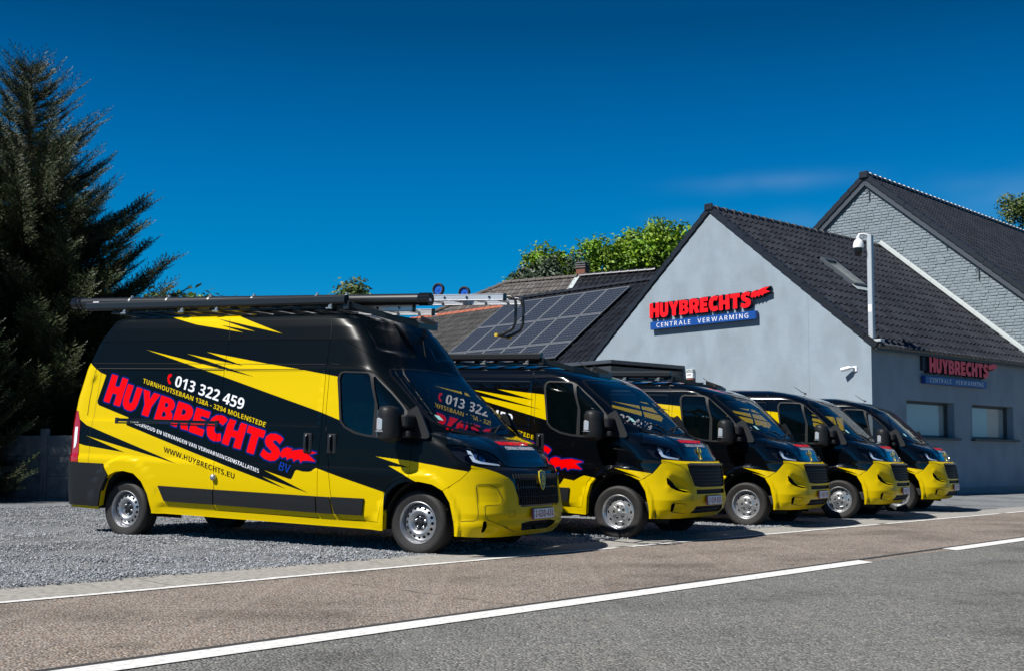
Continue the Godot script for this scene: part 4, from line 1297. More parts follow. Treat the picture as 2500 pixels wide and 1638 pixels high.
func sign_word(parent: Node3D, tf: Transform3D, height: float, z0: float, depth: float) -> void:
	var wd := word()
	for e in wd.slice(0, -1):
		var flame: bool = e[0][0].size() > 18 and e[1] > 7.0 and e == wd[-2]
		var one := group_part("flame" if flame else "letter", parent)
		var face := Geo.new(); var side := Geo.new()
		var t := tf * Transform3D(Basis.from_scale(Vector3(height, height, 1)), Vector3(e[1] * height, (0.1 if flame else e[2]) * height, z0))
		var halo := Geo.new()
		for o in Geometry2D.offset_polygon(e[0][0], .07, Geometry2D.JOIN_ROUND): halo.prism(o, t.translated_local(Vector3(0, 0, -.03)), .03)
		put("letter_shade", halo, M.sign_side, one)  # dark outline plate stands in for shadow and returns round the letter
		# holes are left open by bridging: cut the outline with thin slots
		var polys := [e[0][0]]
		for h in range(1, e[0].size()):
			var hole: PackedVector2Array = e[0][h]
			var mid := Vector2.ZERO
			for q in hole: mid += q / hole.size()
			var slot := PackedVector2Array([mid + Vector2(0, -.004), mid + Vector2(2, -.004), mid + Vector2(2, .004), mid + Vector2(0, .004)])
			var cutter := Geometry2D.merge_polygons(hole, slot)
			var nxt := []
			for p in polys: nxt.append_array(Geometry2D.clip_polygons(p, cutter[0]))
			polys = nxt
		for p in polys:
			face.prism(p, t.translated_local(Vector3(0, 0, depth)), .004)
			side.prism(p, t, depth)
		put("letter_face", face, M.sign_red, one)
		put("letter_return", side, M.sign_side, one)

func sign_board(parent: Node3D, x0: float, x1: float, y0: float, y1: float, d: float, text_h: float) -> void:
	var b := Geo.new()
	b.box(Vector3((x0 + x1) * .5, (y0 + y1) * .5, .03 + d * .5), Vector3(x1 - x0, y1 - y0, d), .006)
	var bo := put("board", b, M.sign_blue, parent)
	var t := text_tris("CENTRALE  VERWARMING", 400)
	var g := Geo.new()
	var tot := (x1 - x0) * .87
	# letter-spaced: each character set on its own
	var s := "CENTRALE  VERWARMING"
	var adv := 0.0; var place := []
	for ch in s:
		if ch == " ":
			adv += .62
			continue
		var c := text_tris(ch, 400)
		place.append([c, adv]); adv += c.width + .36
	adv -= .36
	for p in place:
		for i in range(0, p[0].tris.size(), 3):
			var v3 := []
			for j in 3:
				var q: Vector2 = p[0].tris[i + j]
				v3.append(Vector3(x0 + (x1 - x0 - tot) * .5 + (p[1] + q.x) * tot / adv, (y0 + y1) * .5 - text_h * .5 + q.y * text_h, .034 + d))
			g.otri(v3[0], v3[1], v3[2], Vector3(v3[0].x, v3[0].y, -9))
	put("board_lettering", g, M.white_print, bo)

# ---------------------------------------------------------------- trees
func leaf_clump(n: int, r: float, size: float, sd: int) -> ArrayMesh:
	var rng := RandomNumberGenerator.new(); rng.seed = sd
	var g := Geo.new()
	for i in n:
		var d := Vector3(rng.randfn(), rng.randfn(), rng.randfn()).normalized()
		var c := d * r * pow(rng.randf(), .5)
		var a := Vector3(rng.randfn(), rng.randfn() * .6 - .3, rng.randfn()).normalized()
		var nn := (d * .6 + Vector3.UP * .7 + Vector3(rng.randfn(), rng.randfn(), rng.randfn()) * .5).normalized()
		var b := a.cross(nn).normalized()
		var s := size * rng.randf_range(.7, 1.3)
		var i0 := g.vert(c, nn); var i1 := g.vert(c + a * s * .5 + b * s * .3, nn); var i2 := g.vert(c + a * s - nn * s * .12, nn); var i3 := g.vert(c + a * s * .5 - b * s * .3, nn)
		g.ti(i0, i1, i2); g.ti(i0, i2, i3)
	return g.mesh()

func leaf_mat(c: Color, back: Color) -> StandardMaterial3D:
	var m := mat(c, .55)
	m.vertex_color_use_as_albedo = true
	m.backlight_enabled = true; m.backlight = back
	return m

func broad_tree(called: String, label: String, at: Vector3, height: float, rad: float, low: float, clumps: int, clump: ArrayMesh, leaf: Material, sd: int, group: String, loose := 0.0) -> void:
	var rng := RandomNumberGenerator.new(); rng.seed = sd
	var t := thing(called, label, "tree", group, Transform3D(Basis.IDENTITY, at))
	var tr := Geo.new()
	var h0 := height * low
	tr.tube(PackedVector3Array([Vector3.ZERO, Vector3(.1, h0 * .6, 0), Vector3(.05, height * .6, .1)]), height * .03, 8, false, height * .008)
	put("trunk", tr, M.bark, t)
	var lobes := []
	var li := Geo.new()
	for i in 15:
		var a := rng.randf() * TAU; var hh := lerpf(low + .08, .9, (i + rng.randf()) / 15.0) * height
		var wide := sqrt(maxf(0.05, 1.0 - pow((hh / height - (low + .38)) / (.66), 2.0)))
		var c := Vector3(cos(a), 0, sin(a)) * rad * wide * rng.randf_range(.45, .8) + Vector3(0, hh, 0)
		lobes.append([c, rad * rng.randf_range(.28, .46)])
		li.tube(PackedVector3Array([Vector3(0, hh * .6, 0), c * Vector3(.5, .85, .5), c]), height * .009, 6, false, height * .002)
	lobes.append([Vector3(0, height * .88, 0), rad * .35]); lobes.append([Vector3(0, height * .6, 0), rad * .5])
	put("limbs", li, M.bark, t)
	var xf := []; var tint := []
	var nz := FastNoiseLite.new(); nz.seed = sd; nz.frequency = .35
	var tries := 0
	while xf.size() < clumps and tries < clumps * 6:
		tries += 1
		var l: Array = lobes[rng.randi() % lobes.size()]
		var d := Vector3(rng.randfn(), rng.randfn(), rng.randfn()).normalized()
		var p: Vector3 = l[0] + d * l[1] * Vector3(1, .8, 1) * (1.0 - pow(rng.randf(), 1.6) * .75)
		if nz.get_noise_3dv(p * 1.4) < -.22 - loose: continue
		var s := rng.randf_range(.7, 1.25)
		xf.append(Transform3D(Basis(Vector3.UP, rng.randf() * TAU) * Basis(Vector3.RIGHT, rng.randf_range(-.5, .5)) * s, p))
		var k := rng.randf_range(.72, 1.25)
		tint.append(Color(k * rng.randf_range(.85, 1.2), k, k * .8))
	mass("crown", t, clump, leaf, xf, tint)

func sprig_mesh() -> ArrayMesh:   # one spruce shoot lying along +z, needles all round, side shoots
	var rng := RandomNumberGenerator.new(); rng.seed = 77
	var g := Geo.new()
	var shoots := [[Vector3.ZERO, Vector3(0, 0, 1), .42], [Vector3(0, 0, .06), Vector3(.62, -.05, .75), .24], [Vector3(0, 0, .06), Vector3(-.62, -.05, .75), .24], [Vector3(0, 0, .18), Vector3(.6, 0, .8), .17], [Vector3(0, 0, .18), Vector3(-.6, 0, .8), .17]]
	for s in shoots:
		var d: Vector3 = s[1].normalized()
		var e := d.cross(Vector3.UP).normalized(); var f := e.cross(d)
		for i in int(s[2] * 62):
			var t = (i + rng.randf()) / (s[2] * 62)
			var a := rng.randf() * TAU
			var o := e * cos(a) + f * sin(a)
			var c: Vector3 = s[0] + d * s[2] * t
			var tip = c + (o * .8 + d * .75) * .05 * (1.1 - t * .4)
			var side := d.cross(o) * .0075
			var i0 := g.vert(c - side, o); var i1 := g.vert(c + side, o); var i2 := g.vert(tip, o)
			g.ti(i0, i1, i2)
	return g.mesh()

func spruce(label: String, at: Vector3, height: float, rad: float, sprig: ArrayMesh, leaf: Material, sd: int, n_whorl: int) -> void:
	var rng := RandomNumberGenerator.new(); rng.seed = sd
	var t := thing("spruce_tree", label, "tree", "conifers behind the yard wall", Transform3D(Basis.IDENTITY, at))
	var tr := Geo.new()
	tr.tube(PackedVector3Array([Vector3.ZERO, Vector3(.03, height * .5, 0), Vector3(0, height, 0)]), height * .022, 8, false, .012)
	put("trunk", tr, M.bark, t)
	var br := Geo.new()
	var xf := []; var tint := []
	for w in n_whorl:
		var f := (w + rng.randf() * .7) / n_whorl
		var y := lerpf(.05, .985, pow(f, .9)) * height
		var len0 := rad * pow(1.0 - y / height, .82) + .12
		var nb := 7 + int((1.0 - f) * 5)
		for b in nb:
			var a := TAU * (b + rng.randf() * .8) / nb + w * 1.9
			var ln := len0 * rng.randf_range(.62, 1.12)
			var out := Vector3(cos(a), 0, sin(a))
			var rise := lerpf(-.12, .55, f)
			var pts := PackedVector3Array()
			for i in 6:
				var q := i / 5.0
				pts.append(Vector3(0, y, 0) + out * ln * q + Vector3(0, ln * (rise * q - .38 * q * (1.0 - q) * (1.4 - f) + .16 * q * q * q), 0))
			br.tube(pts, .012 + .012 * ln, 5, false, .004)
			var k := int(ln / .075) + 3
			for i in k:
				var q := lerpf(.16, 1.0, (i + rng.randf()) / k) if i < k - 1 else 1.0
				var seg := mini(int(q * 5.0), 4)
				var p := pts[seg].lerp(pts[seg + 1], q * 5.0 - seg)
				var d := (pts[seg + 1] - pts[seg]).normalized()
				for sd2 in ([-1, 1] if i < k - 1 else [0]):
					var turn = sd2 * rng.randf_range(.5, 1.15)
					var dd := (d.rotated(Vector3.UP, turn) + Vector3(0, rng.randf_range(-.28, .2), 0)).normalized()
					var room := 1.0 - absf(q - .45) * .75
					var s := clampf(ln * .66, .7, 1.7) * room * rng.randf_range(.75, 1.15)
					if sd2 == 0: s = 1.0
					xf.append(Transform3D(Basis.looking_at(-dd, Vector3.UP).scaled(Vector3.ONE * s), p))
					var c := rng.randf_range(.6, 1.1) * lerpf(.8, 1.35, q)
					tint.append(Color(c * 1.05, c, c * .9))
	put("branches", br, M.bark, t)
	mass("crown", t, sprig, leaf, xf, tint)

func _ready() -> void:
	# ---- camera, sky, sun, exposure
	var cam := Camera3D.new()
	cam.name = "camera"
	cam.projection = Camera3D.PROJECTION_FRUSTUM
	cam.near = 0.05; cam.far = 900.0
	cam.size = 2.0 * cam.near * 819.0 / 2980.0
	cam.frustum_offset = Vector2(0, cam.near * 119.0 / 2980.0)
	cam.position = Vector3(0, 0.94, 0)
	cam.rotation.x = deg_to_rad(3.6864)
	add_child(cam)
	cam.current = true
	var we := WorldEnvironment.new()
	we.name = "world"
	var env := Environment.new()
	env.background_mode = Environment.BG_SKY
	var sk := Sky.new(); var pm := PanoramaSkyMaterial.new()
	pm.panorama = sky_image()
	sk.sky_material = pm
	env.sky = sk
	env.background_energy_multiplier = 0.66
	env.tonemap_mode = Environment.TONE_MAPPER_LINEAR
	env.tonemap_exposure = 1.5
	env.sdfgi_enabled = true; env.ssao_enabled = true; env.ssil_enabled = true
	we.environment = env
	add_child(we)
	var sun := DirectionalLight3D.new()
	sun.name = "sun"
	sun.light_energy = 1.6
	sun.light_color = Color(1.0, 0.985, 0.96)
	sun.light_angular_distance = 0.5
	sun.shadow_enabled = true
	add_child(sun)
	sun.look_at_from_position(Vector3(-7.0, 10, 4.8), Vector3.ZERO, Vector3.UP)

	materials()
	ground()
	buildings()
	vans()
	small_things()
	trees()

# ---------------------------------------------------------------- ground and road
const ROAD := Vector3(.653, 0, -.757)
const AWAY := Vector3(-.757, 0, -.653)
const EDGE := Vector3(-2.97, 0, -8.99)

func lot_y(off: float) -> float: return clampf(off, 0.0, 12.0) * 0.0195
func on_lot(s: float, off: float, y := 0.0) -> Vector3: return EDGE + ROAD * s + AWAY * off + Vector3(0, y, 0)

func strip_geo(s0: float, s1: float, o0: float, o1: float, y: float) -> Geo:
	var g := Geo.new()
	g.quad(on_lot(s0, o0, y), on_lot(s1, o0, y), on_lot(s1, o1, y), on_lot(s0, o1, y))
	return g

func ground() -> void:
	var soil := Geo.new()
	soil.quad(Vector3(-500, -.06, 500), Vector3(500, -.06, 500), Vector3(500, -.06, -800), Vector3(-500, -.06, -800))
	structure("ground", soil, M.soil)
	structure("road", strip_geo(-60, 140, -2.95, .1, -.012), M.road)
	var rn := strip_geo(-60, 140, -10.0, -2.95, -.012)
	var near := structure("road", rn, M.road_near)
	near.name = "road_near_lane"
	structure("pavement_joint", strip_geo(-60, 140, -2.835, -2.76, -.008), M.tar)
	for s in [1.6, 8.05, 14.4, 21.0, -4.8]:
		var g := Geo.new()
		var rng := RandomNumberGenerator.new(); rng.seed = int(s * 10)
		var prev := Vector2(s + .15, -.1)
		for i in 12:
			var nx := Vector2(s + .15 - .03 * (i + 1) + rng.randf_range(-.03, .03), -.1 - 2.68 * (i + 1) / 12.0)
			var w := rng.randf_range(.002, .011)
			if rng.randf() < .8: g.quad(on_lot(prev.x, prev.y, -.008), on_lot(prev.x + w, prev.y, -.008), on_lot(nx.x + w, nx.y, -.008), on_lot(nx.x, nx.y, -.008))
			prev = nx
		structure("road_crack", g, M.tar)
	# painted lines: the edge line is worn, with ragged ends
	var rng := RandomNumberGenerator.new(); rng.seed = 5
	var el := Geo.new()
	var s := -20.0
	while s < 90.0:
		var l := rng.randf_range(.1, .5)
		var a := rng.randf_range(-.012, .012); var b := rng.randf_range(-.014, .014)
		if rng.randf() < .96: el.quad(on_lot(s, -.055 + a, -.006), on_lot(s + l, -.055 + b, -.006), on_lot(s + l, .05 + a, -.006), on_lot(s, .05 + b, -.006))
		s += l
	structure("edge_marking", el, M.line)
	for d in [[-14.0, 6.45], [8.42, 17.5], [20.0, 29.0], [32.0, 41.0]]:
		var g := Geo.new()
		g.quad(on_lot(d[0], -3.06, -.006), on_lot(d[1] - .15, -3.06, -.006), on_lot(d[1], -2.84, -.006), on_lot(d[0] + .15, -2.84, -.006))
		structure("lane_marking", g, M.line)
	# concrete gutter strip in slabs, a little uneven, with broken back edge
	s = -24.0
	var k := 0
	while s < 90.0:
		var g := Geo.new()
		var l := 2.45 + rng.randf_range(-.1, .2)
		var n := 10
		for i in n:
			var u0 := s + l * i / n; var u1 := s + l * (i + 1) / n - (.008 if i == n - 1 else 0.0)
			var o0 := .62 + sin(u0 * 3.1) * .03 + sin(u0 * 7.7) * .02; var o1 := .62 + sin(u1 * 3.1) * .03 + sin(u1 * 7.7) * .02
			g.quad(on_lot(u0, .06, -.006), on_lot(u1, .06, -.006), on_lot(u1, .3, -.002), on_lot(u0, .3, -.002))
			g.quad(on_lot(u0, .3, -.002), on_lot(u1, .3, -.002), on_lot(u1, o1, .022), on_lot(u0, o0, .022))
			g.quad(on_lot(u0, o0, .022), on_lot(u1, o1, .022), on_lot(u1, o1 + .05, -.02), on_lot(u0, o0 + .05, -.02))
		structure("gutter_slab", g, M.strip)
		s += l; k += 1
	# gravel yard: a sheet that rises from the road, gently uneven
	var gv := Geo.new()
	var nz := FastNoiseLite.new(); nz.seed = 8; nz.frequency = .6
	var so := PackedFloat32Array()
	for i in 61: so.append(-26.0 + i * .75)
	for i in 12: so.append(20.0 + i * 6.0)
	var oo := PackedFloat32Array([.58, .63, .7, .8, .95, 1.15, 1.4, 1.8, 2.2, 2.7, 3.3, 4.0, 5.0, 6.5, 8.0, 10.0, 12.0, 16.0, 24.0, 40.0, 90.0])
	for j in oo.size():
		for i in so.size():
			var o := oo[j] + (sin(so[i] * 2.3) * .03 + nz.get_noise_2d(so[i] * 2.0, 0) * .12 if j < 5 else 0.0)
			var y := lot_y(o) + nz.get_noise_2d(so[i], oo[j]) * (.02 if oo[j] > .75 else .006) + (.012 if j > 0 else -.03)
			if j > 14: y = lot_y(o)
			gv.vert(on_lot(so[i], o, y), Vector3.UP)
	var m := so.size()
	for j in oo.size() - 1:
		for i in m - 1:
			gv.ti(j * m + i, j * m + i + 1, j * m + m + i + 1); gv.ti(j * m + i, j * m + m + i + 1, j * m + m + i)
	structure("gravel_yard", gv, M.gravel)
	# loose chippings lying on it where the camera can tell them apart
	var xf := []; var tint := []
	for i in 110000:
		var ss := rng.randf_range(-7.5, 12.0)
		var o := .56 + pow(rng.randf(), 1.35) * 10.5
		if o < .72 and rng.randf() < .6: continue
		var sz := rng.randf_range(.5, 1.25) * (1.35 if rng.randf() < .12 else 1.0)
		var y := lot_y(o) + nz.get_noise_2d(ss, o) * .02 + .014
		xf.append(Transform3D(Basis(Vector3(rng.randfn(), rng.randfn(), rng.randfn()).normalized(), rng.randf() * TAU).scaled(Vector3(1, .75, 1) * sz), on_lot(ss, o, y)))
		var c := pow(rng.randf(), 1.3)
		tint.append(Color(lerpf(.09, .37, c) * rng.randf_range(.96, 1.06), lerpf(.1, .385, c), lerpf(.11, .405, c)))
	var stone := Geo.new()
	var pts := []
	for q in [[0, 1, 0], [0, -1, 0], [1, .1, .1], [-1, -.1, .2], [.1, .2, 1], [-.1, 0, -1]]: pts.append(Vector3(q[0], q[1], q[2]) * .0125 * rng.randf_range(.8, 1.15))
	for f in [[0, 2, 4], [0, 4, 3], [0, 3, 5], [0, 5, 2], [1, 2, 4], [1, 4, 3], [1, 3, 5], [1, 5, 2]]: stone.otri(pts[f[0]], pts[f[1]], pts[f[2]], Vector3.ZERO)
	var sm := mat(Color.WHITE, .85)
	sm.vertex_color_use_as_albedo = true
	var gm := mass("gravel", self, stone.mesh(), sm, xf, tint)
	gm.set_meta("label", "loose grey blue stone chippings covering the yard in front of the vans")
	gm.set_meta("category", "gravel")

# ---------------------------------------------------------------- buildings
const AX := Vector3(0.7313537, 0, -0.68199836)   # along the street front of the house
const GX := Vector3(-0.68199836, 0, -0.7313537)  # along its gable, away from the street
const CORNER := Vector3(8.9766, 0, -30.3448)

func house_tf(a: float, g: float, y := 0.0) -> Transform3D: return Transform3D(Basis(AX, Vector3.UP, -GX), CORNER + AX * a + GX * g + Vector3(0, y, 0))

func ridge_tiles(parent: Node, a: Vector3, b: Vector3, n: int, r: float, m: Material, caps := false) -> void:
	var d := (b - a) / n
	var g := Geo.new()
	var e := d.normalized()
	var side := e.cross(Vector3.UP).normalized(); var up := side.cross(e)
	g.lathe(PackedVector2Array([Vector2(r * .92, 0), Vector2(r * .92, d.length() * .8), Vector2(r * 1.06, d.length() * .82), Vector2(r * 1.06, d.length() * 1.06)]), Transform3D(Basis(side, up, side.cross(up)), Vector3.ZERO), 12, 0, 0, 0, 0.0, PI)
	if side.cross(up).dot(e) < 0.0:
		g = Geo.new()
		g.lathe(PackedVector2Array([Vector2(r * .92, 0), Vector2(r * .92, d.length() * .8), Vector2(r * 1.06, d.length() * .82), Vector2(r * 1.06, d.length() * 1.06)]), Transform3D(Basis(-side, up, e), Vector3.ZERO), 12, 0, 0, 0, 0.0, PI)
	var me := g.mesh()
	for i in n:
		var o := put("ridge_tile", me, m, parent)
		o.position = a + d * i

func verge(parent: Node, a: Vector3, b: Vector3, n: int, face: Vector3, m: Material, h := .15) -> void:   # overlapping edge tiles from eave a to ridge b, hanging over the wall
	var d := (b - a) / n
	var e := d.normalized(); var up := face.cross(e).normalized()
	if up.y < 0.0: up = -up
	var g := Geo.new()
	var l := d.length()
	g.box(Vector3(0, l * .53, 0), Vector3(.03, l * 1.1, h), .006)
	g.box(Vector3(-.07, l * .53, h * .5 - .012), Vector3(.17, l * 1.1, .03), .006)
	var me := g.mesh()
	var tilt := Basis(Vector3.RIGHT, -.045)
	for i in n:
		var o := put("verge_tile", me, m, parent)
		o.transform = Transform3D(Basis(face, e, up) * tilt, a + d * i)
		if Basis(face, e, up).determinant() < 0.0: o.transform = Transform3D(Basis(-face, e, up) * Basis.from_scale(Vector3(-1, 1, 1)) * tilt, a + d * i)

func buildings() -> void:
	main_house()
	wing_and_barn()
	rear_house()
	brick_house()
	yard_wall()

func main_house() -> void:
	var h := thing("rendered_house", "grey rendered house with dark tiled roof and red name sign on gable", "house", "", house_tf(0, 0))
	var L := 9.0
	var gw := Geo.new()
	gw.prism(pv("0,-.1 9.57,-.1 9.57,3.98 4.98,7.93 0,3.9"), Transform3D(Basis(Vector3(0, 0, -1), Vector3.UP, Vector3(1, 0, 0)), Vector3.ZERO), .3)
	put("gable_wall", gw, M.render, h)
	var fw := Geo.new()
	var bx := func(x0: float, x1: float, y0: float, y1: float): fw.box(Vector3((x0 + x1) * .5, (y0 + y1) * .5, -.15), Vector3(x1 - x0, y1 - y0, .3))
	bx.call(.3, 1.67, -.1, 3.9); bx.call(4.21, 5.24, -.1, 3.9); bx.call(7.78, L, -.1, 3.9)
	for w in [[1.67, 4.21], [5.24, 7.78]]:
		bx.call(w[0], w[1], -.1, 1.615); bx.call(w[0], w[1], 2.57, 3.9)
	put("front_wall", fw, M.render, h)
	var bw := Geo.new()
	bw.box(Vector3(L * .5 + .15, 1.9, -9.42), Vector3(L - .3, 4.0, .3)); bw.box(Vector3(L * .5 + .15, -.05, -4.8), Vector3(L - .3, .1, 9.0))
	put("back_wall", bw, M.render, h)
	var jn := Geo.new()
	jn.box(Vector3(-.002, 3.0, -1.82), Vector3(.006, 5.0, .02))
	put("plaster_joint", jn, M.render_dark, h)
	var pl := Geo.new()
	for i in 9: pl.box(Vector3(i * 1.0 + .5, .1, .012), Vector3(.992, .36, .024), .004)
	put("plinth", pl, M.plinth, h)
	window(h, 1.67, 4.21, 1.615, 2.57)
	window(h, 5.24, 7.78, 1.615, 2.57)
	# roof
	var th := deg_to_rad(39.455)
	var roof := group_part("roof", h)
	var dk := Geo.new()
	dk.prism(pv("-.16,3.74 .0,3.87 4.98,7.95 9.57,4.07 9.73,3.92 9.73,4.0 4.98,8.03 -.16,3.83"), Transform3D(Basis(Vector3(0, 0, -1), Vector3.UP, Vector3(1, 0, 0)), Vector3(-.02, 0, 0)), L + .04)
	put("roof_deck", dk, M.anthracite, roof)
	var fr := slope(Vector3(-.03, 3.87 - .13, .17), Vector3(1, 0, 0), Vector3(0, sin(th), -cos(th)))
	fr.origin += Vector3(0, cos(th), sin(th)) * .075
	var up_len := 4.98 / cos(th) + .2
	var pvv := up_len / 17.0
	var sky := func(x: float, y: float) -> bool: return not (x > 2.62 and x < 3.86 and y > 2.95 and y < 4.45)
	lay_tiles(roof, fr, 36, 17, 9.05 / 36.0, pvv, tile_mesh(9.05 / 36.0, pvv * 1.14, .062, .032), M.tile, 3, 300, sky)
	ridge_tiles(roof, Vector3(-.1, 8.06, -4.98), Vector3(L + .1, 8.06, -4.98), 24, .13, M.ridge_dark)
	verge(roof, Vector3(-.035, 3.86, .16), Vector3(-.035, 8.09, -4.98), 17, Vector3(-1, 0, 0), M.tile[0])
	verge(roof, Vector3(-.035, 3.98, -9.72), Vector3(-.035, 8.09, -4.98), 17, Vector3(-1, 0, 0), M.tile[0])
	var er := Geo.new()
	er.box(Vector3(-.06, 8.12, -4.98), Vector3(.06, .2, .3), .03)
	put("ridge_end", er, M.tile[0], roof)
	for i in 24:
		var g := Geo.new()
		g.box(Vector3(.2 + i * .372, 3.86, .13), Vector3(.362, .1, .2), .008)
		put("eave_block", g, M.cornice, roof)
	var zc := Geo.new()
	zc.box(Vector3(.06, 3.98, .14), Vector3(.2, .07, .3), .01)
	put("gutter_corner", zc, M.zinc, roof)
	# roof window
	var s0 := 2.9; var s1 := 4.3
	var rw := group_part("roof_window", roof)
	var nn := Vector3(0, cos(th), sin(th)); var su := Vector3(0, sin(th), -cos(th))
	var base := Vector3(0, 3.99, 0)
	var bs := Basis(Vector3.RIGHT, su, nn)
	var ff := Geo.new()
	for q in [[2.83, 2.90, s0, s1], [3.50, 3.57, s0, s1], [2.9, 3.5, s0, s0 + .09], [2.9, 3.5, s1 - .12, s1]]:
		ff.box(base + Vector3((q[0] + q[1]) * .5 + .02, 0, 0) + su * (q[2] + q[3]) * .5 + nn * .07, Vector3(q[1] - q[0], q[3] - q[2], .14), .008, bs)
	put("frame", ff, M.trim, rw)
	var gp := Geo.new()
	gp.box(base + Vector3(3.22, 0, 0) + su * (s0 + s1) * .5 + nn * .09, Vector3(.6, s1 - s0 - .2, .01), 0.0, bs)
	put("pane", gp, M.window_glass, rw)
	var gb := Geo.new()
	gb.box(base + Vector3(3.22, 0, 0) + su * (s0 + s1) * .5 + nn * .05, Vector3(.6, s1 - s0 - .2, .01), 0.0, bs)
	put("roof_blind", gb, M.sky_blind, rw)
	var apron := Geo.new()
	apron.box(base + Vector3(3.22, 0, 0) + su * (s0 - .1) + nn * .085, Vector3(.85, .24, .012), .004, bs)
	put("apron_flashing", apron, M.zinc, rw)
	# pale flashing where the roof meets the brick gable
	for i in 14:
		var g := Geo.new()
		var c := base + Vector3(L - .02, 0, 0) + su * (6.45 * (i + .5) / 14.0) + nn * .17
		g.box(c, Vector3(.14, 6.45 / 14.0 + .02, .13), .015, bs * Basis(Vector3.RIGHT, .004 + .004 * (i % 3 - 1)))
		put("flashing", g, M.flashing, roof)
	# entrance box beside the gable
	var p := thing("entrance_porch", "dark anthracite flat roofed box standing against the grey gable", "porch", "", house_tf(0, 5.99))
	var pb := Geo.new()
	pb.box(Vector3(-1.53, 1.75, -1.75), Vector3(3.05, 3.6, 3.5), .01)
	put("body", pb, M.anthracite, p)
	var pc := Geo.new()
	pc.box(Vector3(-1.53, 3.66, -1.75), Vector3(3.17, .1, 3.62), .01)
	put("roof_edge", pc, M.trim, p)
	# signs
	var sg := thing("name_sign", "red HUYBRECHTS letters over blue board high on the sunlit gable", "sign", "", house_tf(0, 7.1, 4.8))
	var gt := Transform3D(Basis(Vector3(0, 0, 1), Vector3.UP, Vector3(-1, 0, 0)), Vector3.ZERO)
	var holder := group_part("mount", sg)
	holder.transform = gt
	sign_board(holder, .02, 3.74, .01, .235, .12, .125)
	var wd := word()
	sign_word(holder, Transform3D(Basis.IDENTITY, Vector3(.0, .345, 0)), .43, .06, .09)
	var sb := thing("name_sign", "red HUYBRECHTS letters over blue board on the shaded street wall", "sign", "", house_tf(2.41, 0, 3.03))
	var h2 := group_part("mount", sb)
	sign_board(h2, .0, 3.46, .0, .2, .12, .115)
	var nb := Geo.new()
	nb.box(Vector3(.13, .53, .04), Vector3(.26, .38, .08), .01)
	put("backing", nb, M.sign_side, sb)
	sign_word(h2, Transform3D(Basis.IDENTITY, Vector3(.22, .3, 0)), .40, .06, .09)

